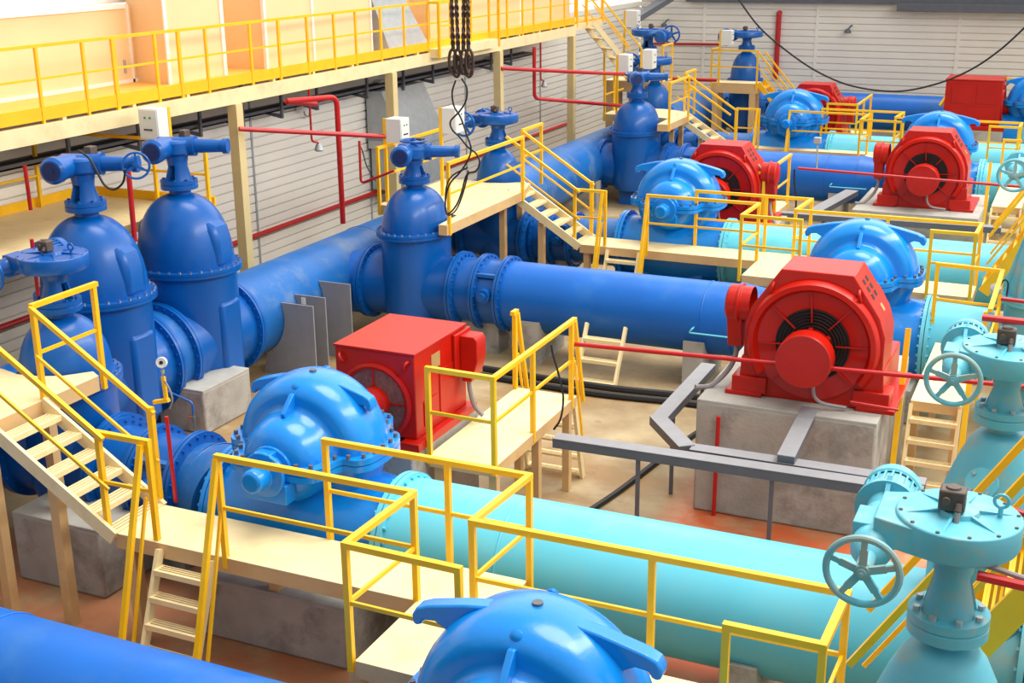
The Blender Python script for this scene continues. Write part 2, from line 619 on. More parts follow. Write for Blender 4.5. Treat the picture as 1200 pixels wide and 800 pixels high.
def actuator(root, z, material, arm=(1, 0, 0), motor=(0, -1, 0), wheel_on='end', switch=True, gear=0.26):
    """multi-turn electric actuator: squat body, motor on one side, long arm with a hand wheel"""
    a, mt = Vector(arm).normalized(), Vector(motor).normalized()
    o = Vector((0, 0, z))
    mb = MB()
    mb.lathe([(0, 0), (0.2, 0), (gear, 0.04), (gear, 0.2), (gear - 0.03, 0.24), (0, 0.25)], o, n=36)
    mb.cyl(o + Vector((0, 0, 0.13)) - a * 0.28, o + Vector((0, 0, 0.13)) + a * 0.3, 0.15, n=28)
    g = mb.build('actuator_body', material, root, bevel=0.01)
    c = o + Vector((0, 0, 0.13)) + mt * 0.05 - a * 0.12
    mb = MB()
    mb.lathe([(0.15, 0.1), (0.17, 0.12), (0.17, 0.4), (0.19, 0.42), (0.19, 0.52), (0.15, 0.56), (0.06, 0.57)], c, mt, 32)
    mb.cyl(c, c + mt * 0.15, 0.16, n=28)
    mo = mb.build('electric_motor', material, root)
    mb = MB()
    mb.cyl(c + mt * 0.565, c + mt * 0.575, 0.13, n=28)
    mb.cyl(c + mt * 0.575, c + mt * 0.585, 0.05, n=20)
    mb.build('fan_grille', DARKBLUE, mo)
    mb = MB()
    mb.cyl(o + Vector((0, 0, 0.14)) + a * 0.28, o + Vector((0, 0, 0.14)) + a * 0.78, 0.115, 0.095, n=28)
    mb.cyl(o + Vector((0, 0, 0.14)) + a * 0.76, o + Vector((0, 0, 0.14)) + a * 0.84, 0.12, n=28)
    mb.cyl(o + Vector((0, 0, 0.14)) + a * 0.27, o + Vector((0, 0, 0.14)) + a * 0.32, 0.16, n=28)
    mb.build('actuator_arm', material, root)
    if wheel_on == 'end':
        wa = (a * 0.45 + mt * 0.9).normalized()
        mb = MB()
        mb.cyl(o + Vector((0, 0, 0.14)) + a * 0.76, o + Vector((0, 0, 0.14)) + a * 0.8 + wa * 0.16, 0.04, n=14)
        mb.build('wheel_shaft', material, root)
        handwheel(root, o + Vector((0, 0, 0.14)) + a * 0.8 + wa * 0.16, wa, 0.2, material, spokes=3, r=0.017)
    elif wheel_on == 'top':
        mb = MB()
        mb.cyl(o + Vector((0, 0, 0.24)), o + Vector((0, 0, 0.33)), 0.05, n=14)
        mb.build('wheel_shaft', material, root)
        handwheel(root, o + Vector((0, 0, 0.34)), (0, 0, 1), 0.25, material, spokes=3, r=0.02)
    if switch:
        mb = MB()
        s0 = o + Vector((0, 0, 0.25)) + a * 0.1 + mt * -0.12
        mb.box(s0.x - 0.07, s0.x + 0.07, s0.y - 0.06, s0.y + 0.06, s0.z - 0.01, s0.z + 0.12)
        mb.build('switch_box', BROWNBOX, root, bevel=0.01)


def gate_valve(name, label, loc, zp, zr, R, H, rp, L, rotz=0.0, mat_=None, n_ring=28, ears=False, each=False, ribs=False, group=None, neck=0.16, yoke_h=0.4, flanges=(1, 1), cone=False, squash=1.0, boss=False, bell=False):
    """tall gate valve; flow along local X. zp pipe-axis height, zr bonnet-flange height, H dome height. Returns root and the height of the actuator seat"""
    m_ = mat_ or BLUE
    root = thing(name, label, 'valve', loc, rotz, group)
    mb = MB()
    zb = max(0.12, zp - rp - 0.12)
    mb.lathe([(0, zb), (R * 0.5, zb), (R * 0.86, zb + 0.12), (R, zb + 0.4), (R, zr - 0.05)], (0, 0, 0), n=64, sc=(1, squash))
    if cone:
        mb.cyl((-L * 0.98, 0, zp), (0, 0, zp), rp, R * 0.98, n=56)
        mb.cyl((L * 0.98, 0, zp), (0, 0, zp), rp, R * 0.98, n=56)
    else:
        mb.cyl((-L, 0, zp), (L, 0, zp), rp, n=56)
    # rests on a pedestal foot
    mb.box(-R * 0.55, R * 0.55, -R * 0.5, R * 0.5, 0, zb + 0.25)
    mb.build('body', m_, root)
    for sgn, on in zip((-1, 1), flanges):
        if on:
            flange(root, (sgn * L, 0, zp), (sgn, 0, 0), rp, m_, n=n_ring, each=each, out=0.1)
    # bonnet flange
    mb = MB()
    mb.lathe([(R - 0.06, -0.05), (R + 0.085, -0.05), (R + 0.085, -0.004), (R + 0.075, 0.0), (R + 0.085, 0.004), (R + 0.085, 0.05), (R - 0.06, 0.05)], (0, 0, zr), n=64, closed_prof=True, sc=(1, squash))
    if not each:
        mb.bolts((0, 0, zr + 0.046), (0, 0, 1), R + 0.045, n_ring, 0.02, 0.035, sc=(1, squash))
    bf = mb.build('bonnet_flange', m_, root)
    if each:
        bolt_objects(bf, (0, 0, zr + 0.046), (0, 0, 1), R + 0.045, n_ring, 0.022, 0.035, CHROME if m_ is BLUE else m_, sc=(1, squash))
    # dome
    mb = MB()
    prof = []
    for i in range(17):
        t = PI / 2 * i / 16
        r = (R - 0.02) * math.cos(t) ** 0.8
        prof.append((max(r, neck), zr + 0.04 + H * math.sin(t)))
    if bell:
        prof = [(R - 0.02, zr + 0.04), (R * 0.93, zr + H * 0.2), (R * 0.8, zr + H * 0.45), (R * 0.66, zr + H * 0.68), (R * 0.52, zr + H * 0.87), (neck + 0.07, zr + H * 0.98), (neck, zr + H)]
    prof = [p for i, p in enumerate(prof) if i == 0 or p[0] > neck or prof[i - 1][0] > neck]
    zt = prof[-1][1]
    prof.append((neck, zt + 0.1))
    mb.lathe(prof, (0, 0, 0), n=64, sc=(1, squash))
    bo = mb.build('bonnet', m_, root, sharp=50)
    if ears:
        for sgn in (-1, 1):
            mb = MB()
            k_ = squash
            mb.prism([(R * 0.4, zr + 0.03), (R * k_ * 0.985, zr + 0.03), (R * k_ * 0.985, zr + H * 0.42), (R * k_ * 0.9, zr + H * 0.62), (R * 0.74, zr + H * 0.74), (R * 0.4, zr + H * 0.74)], 'y', -R * 0.3, R * 0.3)
            mb.v = [(v[1], sgn * v[0], v[2]) for v in mb.v]
            if sgn > 0:
                mb.f = [f[::-1] for f in mb.f]
            mb.build('guide_ear', m_, bo, bevel=0.1)
        for sgn in (-1, 1):
            mb = MB()
            mb.box(-R * 0.34, R * 0.34, *sorted((sgn * R * 0.8, sgn * R * squash * 1.03)), zb + 0.3, zr - 0.5)
            mb.build('guide_boss', m_, root, bevel=0.07)
    if ribs:
        for k in range(8):
            t = 2 * PI * k / 8 + 0.2
            mb = MB()
            mb.prism([(R * 0.55, zr + 0.05), (R * 1.04, zr + 0.05), (R * 0.98, zr + H * 0.3), (R * 0.5, zr + H * 0.9), (neck * 0.8, zt), (neck * 0.8, zr + H * 0.6)], 'y', -0.025, 0.025)
            c_, s_ = math.cos(t), math.sin(t)
            mb.v = [(v[0] * c_ - v[1] * s_, v[0] * s_ + v[1] * c_, v[2]) for v in mb.v]
            mb.build('rib', m_, bo)
    if boss:
        mb = MB()
        d = Vector((-0.25, -1, 0.55)).normalized()
        p = Vector((-R * 0.12, -R * 0.62, zr + H * 0.52))
        mb.cyl(p, p + d * 0.16, 0.11, n=24)
        mb.cyl(p + d * 0.13, p + d * 0.18, 0.135, n=24)
        cp = mb.build('inspection_cap', m_, root)
        bolt_objects(cp, p + d * 0.178, d, 0.1, 4, 0.016, 0.02, CHROME)
    # gland flange and yoke
    rf = neck + (0.13 if m_ is BLUE else 0.12)
    mb = MB()
    mb.lathe([(0, zt + 0.08), (rf, zt + 0.08), (rf, zt + 0.145), (rf - 0.012, zt + 0.155), (rf, zt + 0.165), (rf, zt + 0.22), (0, zt + 0.22)], (0, 0, 0), n=40)
    gf = mb.build('gland_flange', m_, root)
    bolt_objects(gf, (0, 0, zt + 0.218), (0, 0, 1), rf - 0.045, 8, 0.022, 0.03, m_ if m_ is BLUE else GALV)
    mb = MB()
    y0, y1 = zt + 0.21, zt + 0.21 + yoke_h
    ww = 0.36
    for s0 in (0, PI):
        mb.lathe([(neck + 0.05, y0), (neck - 0.01, y0 + yoke_h * 0.55), (neck + 0.015, y1), (neck - 0.03, y1), (neck - 0.06, y0 + yoke_h * 0.55), (neck, y0)], (0, 0, 0), n=20, a0=s0 + ww, a1=s0 + PI - ww, closed_prof=True)
    mb.lathe([(neck - 0.06, y0 + yoke_h * 0.62), (neck - 0.008, y0 + yoke_h * 0.62), (neck + 0.02, y1), (neck - 0.06, y1)], (0, 0, 0), n=32, closed_prof=True)
    yk = mb.build('yoke', m_, root)
    mb = MB()
    mb.cyl((0, 0, zt + 0.2), (0, 0, y1), 0.05, n=16)
    mb.build('stem', BLACK, root)
    return root, y1


# ------------------------------------------------------------------ pump (horizontal split case)
PZ = 2.05    # shaft height above floor
PP = 1.1     # pipe axis height above floor


def make_pump(label, loc, near=False, PZ=2.1, R=0.87, PP=1.1, lug=1.0):
    root = thing('split_case_pump', label, 'pump', loc, 0, None)
    # casing: profile (radius, +y offset) turned about the shaft (y axis)
    half = [(0.0, 0.86), (0.22, 0.86), (0.34, 0.84), (0.43, 0.78), (0.49, 0.68), (0.515, 0.56), (0.53, 0.45), (0.56, 0.40), (0.61, 0.385), (0.67, 0.39), (0.73, 0.375), (0.79, 0.325), (0.835, 0.25), (0.86, 0.14), (0.87, 0.0)]
    half = [(r * R / 0.87, y) for r, y in half]
    prof = half + [(r, -y) for r, y in reversed(half[:-1])]
    ax = Vector((0, 1, 0))
    d, e1, e2 = basis(ax)       # angle 0 along e1, pi/2 along e2
    up_is = 1 if e2.z > 0 else -1
    mb = MB()
    a0, a1 = (0, PI) if up_is > 0 else (PI, 2 * PI)
    mb.lathe(prof, (0, 0, PZ), ax, 40, a0, a1)
    mb.build('upper_casing', PUMP, root, sharp=50)
    mb = MB()
    a0, a1 = (PI, 2 * PI) if up_is > 0 else (0, PI)
    mb.lathe([(r * 0.97, y * 0.94) for r, y in prof], (0, 0, PZ), ax, 40, a0, a1)
    # suction and discharge branches, swelling into the casing
    mb.lathe([(0.62, -1.08), (0.62, -0.9), (0.66, -0.6), (0.72, -0.2), (0.72, 0.2), (0.66, 0.6), (0.62, 0.9), (0.62, 1.08)], (0, 0, PP), (1, 0, 0), 56)
    mb.build('lower_casing', PUMP, root, sharp=50)
    for sx in (-1, 1):
        for sy in (-1, 1):
            mb = MB()
            mb.box(sx * 0.55 - 0.14, sx * 0.55 + 0.14, sy * 0.42 - 0.1, sy * 0.42 + 0.1, 0.0, 0.75)
            mb.build('pedestal', PUMP, root, bevel=0.02)
    for s in (-1, 1):
        flange(root, (s * 1.1, 0, PP), (s, 0, 0), 0.62, PUMP if s < 0 else CYAN, n=28, each=near and s > 0, out=0.09, rb=0.022)
    # split flange following the plan outline of the casing
    out = []
    hp = [(r, y) for r, y in half if r > 0.25]
    for sx, seq in ((1, hp), (1, [(r, -y) for r, y in reversed(hp[:-1])]), (-1, [(r, -y) for r, y in hp]), (-1, list(reversed(hp[:-1])))):
        for r, y in seq:
            rr = r + 0.095
            yy = y + 0.07 * (1 if y > 0.02 else -1 if y < -0.02 else 0)
            out.append((sx * rr, yy))
    out = list(reversed(out))
    mb = MB()
    mb.prism(out, 'z', PZ - 0.075, PZ - 0.006)
    mb.prism(out, 'z', PZ + 0.004, PZ + 0.07)
    sf = mb.build('split_flange', PUMP, root, sharp=40)
    # bolts along that outline
    ring = [Vector((x, y, 0)) for x, y in out] + [Vector((*out[0], 0))]
    ln = [0]
    for i in range(1, len(ring)):
        ln.append(ln[-1] + (ring[i] - ring[i - 1]).length)
    nb = 36
    bm = MB()
    for i in range(nb):
        q = ln[-1] * (i + 0.5) / nb
        j = max(k for k in range(len(ln)) if ln[k] <= q)
        t = (q - ln[j]) / max(1e-6, ln[j + 1] - ln[j])
        p = ring[j].lerp(ring[j + 1], t)
        p = p * ((p.length - 0.05) / p.length)
        if True:
            b = MB()
            b.cyl((0, 0, 0), (0, 0, 0.045), 0.026, n=6)
            if 'pump' not in BOLT_MESHES:
                tmp = b.build('bolt', DARKSTEEL)
                BOLT_MESHES['pump'] = tmp.data
                bpy.data.objects.remove(tmp)
            o = bpy.data.objects.new('bolt', BOLT_MESHES['pump'])
            C.objects.link(o)
            o.parent = sf
            o.location = (p.x, p.y, PZ + 0.07)
        else:
            bm.cyl((p.x, p.y, PZ + 0.07), (p.x, p.y, PZ + 0.11), 0.026, n=6)
    # bearing housings and shaft
    for sy in (-1, 1):
        mb = MB()
        dv = Vector((0, sy, 0))
        o = Vector((0, 0, PZ))
        if sy < 0:
            mb.lathe([(0.27, 0.8), (0.27, 0.88), (0.2, 0.9), (0.18, 0.96), (0.25, 0.97), (0.25, 1.02), (0.13, 1.04), (0.13, 1.22), (0.1, 1.25), (0, 1.255)], o, dv, 32)
        else:
            mb.lathe([(0.27, 0.8), (0.27, 0.88), (0.2, 0.9), (0.18, 0.96), (0.25, 0.97), (0.25, 1.02), (0.13, 1.04), (0.13, 1.1), (0.06, 1.11), (0.06, 1.3), (0, 1.3)], o, dv, 32)
        mb.box(-0.1, 0.1, *sorted((sy * 0.88, sy * 1.02)), PZ + 0.12, PZ + 0.24)
        mb.box(-0.25, 0.25, *sorted((sy * 0.8, sy * 0.98)), PZ - 0.32, PZ - 0.1)
        mb.build('bearing_housing', PUMP, root, bevel=0.01)
    # ribs from suction dome to rim
    for sy in (-1, 1):
        mb = MB()
        mb.prism([(sy * 0.58, PZ + 0.46), (sy * 0.6, PZ + 0.53), (sy * 0.41, PZ + R * 0.84), (sy * 0.3, PZ + R * 0.82), (sy * 0.3, PZ + 0.46)], 'x', -0.028, 0.028)
        mb.build('rib', PUMP, root, bevel=0.008)
        mb = MB()
        mb.lathe([(0, 0), (0.045, 0), (0.045, 0.02), (0.02, 0.035), (0, 0.035)], (0.0, sy * 0.31, PZ + R * 0.9), (0, sy * 0.8, 0.5), 12)
        mb.build('plug', PUMP, root)
    # lifting lugs: long fins with a rounded hook at the tip
    for sx in (-1, 1):
        mb = MB()
        pts = [(0.2, -0.05), (0.52, -0.1), (0.82, -0.17), (0.91, -0.21), (0.945, -0.27), (0.94, -0.335), (0.91, -0.35), (0.875, -0.335), (0.85, -0.295), (0.76, -0.285), (0.68, -0.33), (0.6, -0.5), (0.3, -0.3)]
        pts = [(a * lug, b + R) for a, b in pts]
        mb.prism([(sx * a, PZ + b) for a, b in pts], 'y', -0.07, 0.07)
        mb.build('lifting_lug', PUMP, root, bevel=0.025)
    mb = MB()
    mb.cyl((0.02, 0, PZ + R - 0.03), (0.02, 0, PZ + R + 0.015), 0.04, n=14)
    mb.build('vent_plug', DARKSTEEL, root)
    return root


# ------------------------------------------------------------------ motors
def make_box_motor(label, loc, face=-1):
    """square-cased motor; shaft end toward local -Y when face = -1. base at local z=0, length along Y"""
    root = thing('box_motor', label, 'motor', loc)
    w, ln, h = 0.545, 1.36, 1.19
    b0 = 0.1
    mb = MB()
    mb.box(-w, w, 0.0, ln, b0, h - 0.03)
    mb.build('casing', RED, root, bevel=0.012)
    mb = MB()
    mb.box(-w - 0.015, w + 0.015, -0.015, ln + 0.015, h - 0.03, h)
    mb.build('top_cover', RED, root, bevel=0.006)
    for sx in (-1, 1):
        mb = MB()
        mb.box(*sorted((sx * (w - 0.16), sx * (w + 0.1))), -0.14, ln + 0.1, 0.0, b0)
        mb.build('base_skid', RED, root, bevel=0.008)
    # fan ring and grille on the shaft face
    zc = 0.52
    mb = MB()
    mb.lathe([(0.42, 0.0), (0.42, 0.035), (0.455, 0.05), (0.49, 0.035), (0.49, 0.0)], (0, 0, zc), (0, -1, 0), 56)
    mb.build('grille_ring', RED, root)
    mb = MB()
    mb.cyl((0, 0.01, zc), (0, -0.018, zc), 0.425, n=56)
    mb.build('fan_grille', MESHGREY, root)
    mb = MB()
    for k in range(4):
        t = PI / 2 * k + 0.03
        v = Vector((math.cos(t), 0, math.sin(t)))
        mb.bar(Vector((0, -0.026, zc)) + v * 0.1, Vector((0, -0.026, zc)) + v * 0.43, 0.02, 0.016, up=(0, 1, 0))
    mb.build('grille_spoke', RED, root)
    mb = MB()
    mb.lathe([(0.2, 0.0), (0.2, 0.12), (0.17, 0.14), (0.17, 0.3), (0.21, 0.31), (0.21, 0.4), (0.06, 0.41), (0.06, 0.5), (0, 0.5)], (0, 0, zc), (0, -1, 0), 36)
    mb.build('shaft_coupling', RED, root)
    for sx in (-1, 1):
        mb = MB()
        mb.tube(spline([(sx * 0.42, 0.0, 0.98), (sx * 0.42, -0.05, 1.0), (sx * 0.45, -0.06, 1.06), (sx * 0.47, 0.0, 1.09)], 5), 0.018, 8)
        mb.build('lifting_hook', RED, root)
    # terminal box with sloped hopper bottom on the right-hand side
    mb = MB()
    y0, y1 = ln - 0.26, ln + 0.0
    mb.box(w, w + 0.05, y0 - 0.12, y1 + 0.06, 0.62, 1.14)
    mb.prism([(w + 0.05, 1.1), (w + 0.25, 1.1), (w + 0.29, 1.04), (w + 0.29, 0.78), (w + 0.2, 0.5), (w + 0.08, 0.5), (w + 0.05, 0.62)], 'y', y0, y1)
    mb.build('terminal_box', RED, root, bevel=0.012)
    mb = MB()
    mb.box(w, w + 0.008, 0.42, 0.64, 0.86, 1.04)
    mb.build('name_plate', BRASS, root)
    mb = MB()
    for a, bq, c, dq in ((0.2, 0.55, 0.2, 0.52), (0.62, 0.98, 0.2, 0.8)):
        mb.box(w, w + 0.012, a, bq, c, dq)
    mb.build('side_panel', RED, root, bevel=0.004)
    mb = MB()
    for a, bq, c, dq in ((0.12, 0.6, 0.62, 1.06), (0.7, 1.2, 0.62, 1.06), (0.1, 1.26, 0.14, 0.52)):
        mb.box(-w - 0.016, -w, a, bq, c, dq)
    mb.build('side_panel', RED, root, bevel=0.004)
    return root


def make_round_motor(label, loc, face=-1, side=-1, s=1.0, low=False):
    """round-framed motor under a chamfered hood; end shield toward local -Y; terminal hopper on one side"""
    root = thing('round_motor', label, 'motor', loc)
    zc, R = 0.78, 0.82
    # hood with the ring of the frame: outline in XZ
    pts = [(-0.88, 0.5), (-0.88, 0.96)]
    pts += [(-0.8, 1.2), (-0.45, 1.72), (0.45, 1.72), (0.8, 1.2), (0.88, 0.96), (0.88, 0.5)]
    mb = MB()
    mb.prism(pts, 'y', 0.0, 0.78)
    mb.build('hood', RED, root, bevel=0.012)
    mb = MB()
    mb.cyl((0, 0.78, zc), (0, 1.5, zc), 0.72, n=48)
    mb.box(-0.55, 0.55, 0.78, 1.45, 0.3, zc)
    mb.build('frame', RED, root)
    mb = MB()
    mb.lathe([(0.70, 0.0), (0.70, 0.07), (0.74, 0.13), (0.80, 0.12), (0.84, 0.05), (0.84, -0.02)], (0, 0, zc), (0, -1, 0), 64, a0=-0.6, a1=PI + 0.6)
    mb.build('frame_ring', RED, root)
    mb = MB()
    mb.lathe([(0.47, 0.02), (0.72, 0.05), (0.72, 0.0)], (0, 0, zc), (0, -1, 0), 64)
    es = mb.build('end_shield', RED, root)
    for k in range(8):
        t = PI / 4 * k + 0.06
        v = Vector((math.cos(t), 0, math.sin(t)))
        mb = MB()
        mb.bar(Vector((0, -0.05, zc)) + v * 0.3, Vector((0, -0.05, zc)) + v * 0.72, 0.014, 0.03, up=(0, 1, 0))
        mb.build('spoke', RED, es)
    mb = MB()
    mb.cyl((0, 0.0, zc), (0, -0.008, zc), 0.48, n=48)
    g = mb.build('grille_back', BLACK, root)
    for k in range(6):
        mb = MB()
        mb.torus((0, -0.03, zc), (0, 1, 0), 0.25 + 0.042 * k, 0.009, 48, 6)
        mb.build('grille_ring', GRILLE, g)
    # bearing housing
    mb = MB()
    mb.lathe([(0.26, 0.0), (0.26, 0.12), (0.27, 0.2), (0.33, 0.3), (0.345, 0.32), (0.345, 0.56), (0.33, 0.575), (0, 0.575)], (0, 0, zc - 0.06), (0, -1, 0), 48)
    bh = mb.build('bearing_housing', RED, root)
    mb = MB()
    for t in (PI * 0.25, PI * 0.5, PI * 0.75):
        v = Vector((math.cos(t), 0, math.sin(t)))
        mb.cyl(Vector((0, -0.2, zc - 0.06)) + v * 0.2, Vector((0, -0.2, zc - 0.06)) + v * 0.33, 0.03, n=8)
    mb.build('housing_bolt', RED, bh)
    # lower frame and base plates
    mb = MB()
    mb.prism([(-0.92, 0.0), (0.92, 0.0), (0.92, 0.2), (0.9, 0.52), (0.55, 0.52), (0.42, 0.3), (0.2, 0.16), (-0.2, 0.16), (-0.42, 0.3), (-0.55, 0.52), (-0.9, 0.52), (-0.92, 0.2)], 'y', -0.02, 0.12)
    mb.box(-0.9, -0.5, 0.1, 1.45, 0.0, 0.5)
    mb.box(0.5, 0.9, 0.1, 1.45, 0.0, 0.5)
    mb.box(-0.5, 0.5, 0.1, 1.4, 0.15, 0.5)
    mb.build('lower_frame', RED, root, bevel=0.012)
    for sx in (-1, 1):
        mb = MB()
        mb.box(*sorted((sx * 0.6, sx * 1.08)), -0.1, 1.5, 0.0, 0.06)
        mb.build('base_plate', RED, root, bevel=0.008)
        mb = MB()
        mb.box(*sorted((sx * 0.55, sx * 1.0)), -0.08, 0.3, 0.05, 0.26)
        mb.build('foot', RED, root, bevel=0.008)
    for sx in (-1, 1):
        mb = MB()
        mb.tube(spline([(sx * 0.56, 0.0, 1.38), (sx * 0.56, -0.05, 1.42), (sx * 0.54, -0.06, 1.5), (sx * 0.53, 0.0, 1.54)], 5), 0.02, 8)
        mb.build('lifting_hook', RED, root)
    # square air holes on the sloped right-hand cheek
    mb = MB()
    nx, nz = 0.52, 0.35
    ln = math.hypot(nx, nz)
    for i in range(2):
        for j in range(3):
            t = 0.2 + 0.17 * j
            p = Vector((0.45 + 0.35 * t, 0.26 + 0.2 * i, 1.72 - 0.52 * t))
            dirv = Vector((0.35, 0, -0.52)).normalized()
            mb.bar(p, p + dirv * 0.07, 0.085, 0.012, up=(nx / ln, 0, nz / ln))
    mb.build('air_vent', BLACK, root)
    mb = MB()
    p = Vector((0.45 + 0.35 * 0.82, 0.4, 1.72 - 0.52 * 0.82))
    mb.bar(p, p + Vector((0.35, 0, -0.52)).normalized() * 0.1, 0.1, 0.01, up=(nx / ln, 0, nz / ln))
    mb.build('name_plate', BRASS, root)
    # round terminal housing tapering to a conduit spout
    mb = MB()
    x0 = side * 0.86
    dv = Vector((side, 0, 0))
    mb.lathe([(0.24, 0), (0.24, 0.14), (0.27, 0.14), (0.27, 0.18), (0.25, 0.18), (0.25, 0.3), (0.2, 0.33), (0, 0.335)], (x0, 0.32, 1.12), dv, 36)
    xa, xb = sorted((x0 + side * 0.1, x0 + side * 0.3))
    mb.prism([(0.1, 1.1), (0.54, 1.1), (0.4, 0.55), (0.24, 0.55)], 'x', xa, xb)
    mb.build('terminal_box', RED, root, bevel=0.01)
    mb = MB()
    xm = (xa + xb) / 2
    mb.tube(spline([(xm, 0.32, 0.58), (xm, 0.3, 0.4), (xm + side * 0.08, 0.2, 0.2), (xm + side * 0.25, 0.05, 0.03), (xm + side * 0.42, -0.1, 0.03)], 6), 0.035, 8)
    mb.build('conduit', GREYCABLE, root)
    # drain hose under the bearing
    mb = MB()
    mb.tube(spline([(0.1, -0.32, 0.4), (0.12, -0.33, 0.22), (0.22, -0.25, 0.1), (0.5, -0.16, 0.05)], 6), 0.022, 8)
    mb.build('drain_hose', GREYCABLE, root)
    mb = MB()
    mb.cyl((0, 1.5, zc - 0.02), (0, 1.9, zc - 0.02), 0.09, n=20)
    mb.cyl((0, 1.7, zc - 0.02), (0, 1.9, zc - 0.02), 0.2, n=28)
    mb.build('shaft_coupling', RED, root)
    if s != 1.0:
        root.scale = (s, s, s)
    return root


# ------------------------------------------------------------------ walkways, rails, ladders
def rail_run(P, path, posts, zd, h=1.1, material=None, mid=True, low=0.12, s=0.056, zmid=0.55):
    """hand rail, mid rail and L posts along a polyline of (x, y); posts = list of (x, y)"""
    material = material or YELLOW
    mb = MB()
    for i_, ((xa, ya), (xb, yb)) in enumerate(zip(path[:-1], path[1:])):
        d = Vector((xb - xa, yb - ya, 0)).normalized() * (s / 2 - 0.002 * (i_ % 2))
        mb.bar(Vector((xa, ya, zd + h)) - d, Vector((xb, yb, zd + h)) + d, s * 1.1, s - 0.005 * (i_ % 2))
    hr = P('handrail', mb, material)
    if mid:
        mb = MB()
        for (xa, ya), (xb, yb) in zip(path[:-1], path[1:]):
            mb.bar((xa, ya, zd + zmid), (xb, yb, zd + zmid), s * 0.5, s * 0.7)
        P('mid_rail', mb, material)
    for x, y in posts:
        mb = MB()
        mb.bar((x, y, zd - low), (x, y, zd + h - s / 2), s, s)
        P('post', mb, material)
    return hr


def deck(P, poly, z, t=0.17, material=None):
    mb = MB()
    mb.prism(poly, 'z', z - t, z - 0.006)
    fr = P('deck_frame', mb, material or CREAMSHADE)
    mb = MB()
    mb.prism(poly, 'z', z - 0.006, z)
    P('deck_plate', mb, material or CREAM)
    return fr


def legs(P, pts, z, material=None, s=0.12):
    for x, y in pts:
        mb = MB()
        mb.box(x - s / 2, x + s / 2, y - s / 2, y + s / 2, 0, z)
        P('leg', mb, material or CREAMSHADE)


def flight(name, label, top, bottom, width_vec, n, rails=(1, 1), cat='stairs', mat_=None, rail_h=1.0, tread_w=0.2, str_h=0.16, grated=True, rail_top_ext=0.0, mid=True, rail_mat=None, rail_start=0.0, slant_rails=None):
    """stairs: stringers from top to bottom (centre points at deck level), treads between"""
    m_ = mat_ or CREAM
    top, bottom = Vector(top), Vector(bottom)
    wv = Vector(width_vec) / 2
    base = Vector((bottom.x, bottom.y, min(bottom.z, top.z)))
    root = thing(name, label, cat, base)
    P = Sub(root)
    d = bottom - top
    run = Vector((d.x, d.y, 0)).normalized()
    for s in (-1, 1):
        mb = MB()
        mb.bar(top + wv * s, bottom + wv * s, 0.045, str_h)
        P('stringer', mb, m_)
    for i in range(n):
        t = (i + 0.7) / n
        c = top + d * t
        mb = MB()
        if grated:
            for k in range(4):
                q = c + run * (-tread_w / 2 + tread_w * (k + 0.5) / 4)
                mb.bar(q - wv * 0.96, q + wv * 0.96, tread_w / 4 - 0.022, 0.03)
            q = c + run * (tread_w / 2)
            mb.bar(q - wv * 0.96 + Vector((0, 0, -0.015)), q + wv * 0.96 + Vector((0, 0, -0.015)), 0.02, 0.06)
            for e in (-0.9, 0.9):
                mb.bar(c - run * tread_w / 2 + wv * e, c + run * tread_w / 2 + wv * e, 0.03, 0.024)
        else:
            mb.bar(c - wv * 0.97, c + wv * 0.97, tread_w, 0.04)
        P('tread', mb, m_)
    for s, on in zip((-1, 1), rails):
        if not on:
            continue
        up = Vector((0, 0, rail_h))
        a = top + wv * s + up + d * rail_start
        b = bottom + wv * s + up
        mb = MB()
        mb.bar(a, b, 0.05, 0.05)
        P('handrail', mb, rail_mat or YELLOW)
        if mid:
            mb = MB()
            mb.bar(a - up * 0.5, b - up * 0.5, 0.028, 0.035)
            P('mid_rail', mb, rail_mat or YELLOW)
    return root, P


# ------------------------------------------------------------------ pipes
def pipe_thing(name, label, pts, r, material, group=None, n=56, cat='pipe', bend=0.0, seams=()):
    pts = [Vector(p) for p in pts]
    base = Vector((pts[0].x, pts[0].y, 0))
    root = thing(name, label, cat, base, 0, group)
    P = Sub(root)
    mb = MB()
    if len(pts) == 2:
        mb.cyl(pts[0], pts[1], r, n=n)
    else:
        mb.tube(fillet(pts, bend, 8), r, n)
    P('barrel', mb, material)
    d = (pts[-1] - pts[0]).normalized()
    for q in seams:
        mb = MB()
        mb.torus(pts[0] + d * q, d, r, 0.012, n, 6)
        P('weld_seam', mb, material)
    return root, P


def saddle(P, x, y, r, zaxis, along='x', material=None, w=0.35):
    """concrete saddle block carrying a pipe"""
    mb = MB()
    k = r * 1.0
    pts = [(-k, 0), (k, 0), (k, zaxis - r * 0.45)]
    for i in range(9):
        t = -0.47 - (PI - 0.94) * i / 8
        pts.append((r * 1.01 * math.cos(t), zaxis + r * 1.01 * math.sin(t)))
    pts.append((-k, zaxis - r * 0.45))
    if along == 'x':
        mb.prism([(y + a, b) for a, b in pts], 'x', x - w / 2, x + w / 2)
    else:
        mb.prism([(x + a, b) for a, b in pts], 'y', y - w / 2, y + w / 2)
    return P('saddle', mb, material or CONC)


def red_line(label, pts, r=0.02, bend=0.12, name='red_conduit', cat='conduit', group=None, material=None):
    pts = [Vector(p) for p in pts]
    mb = MB()
    mb.tube(fillet(pts, bend), r, 10)
    return single(name, label, cat, mb, material or REDPIPE, pts[0], group)


def cable_line(label, pts, r=0.014, name='cable', cat='cable', material=None, k=8):
    pts = [Vector(p) for p in pts]
    mb = MB()
    mb.tube(spline(pts, k), r, 8)
    return single(name, label, cat, mb, material or BLACK, pts[0])


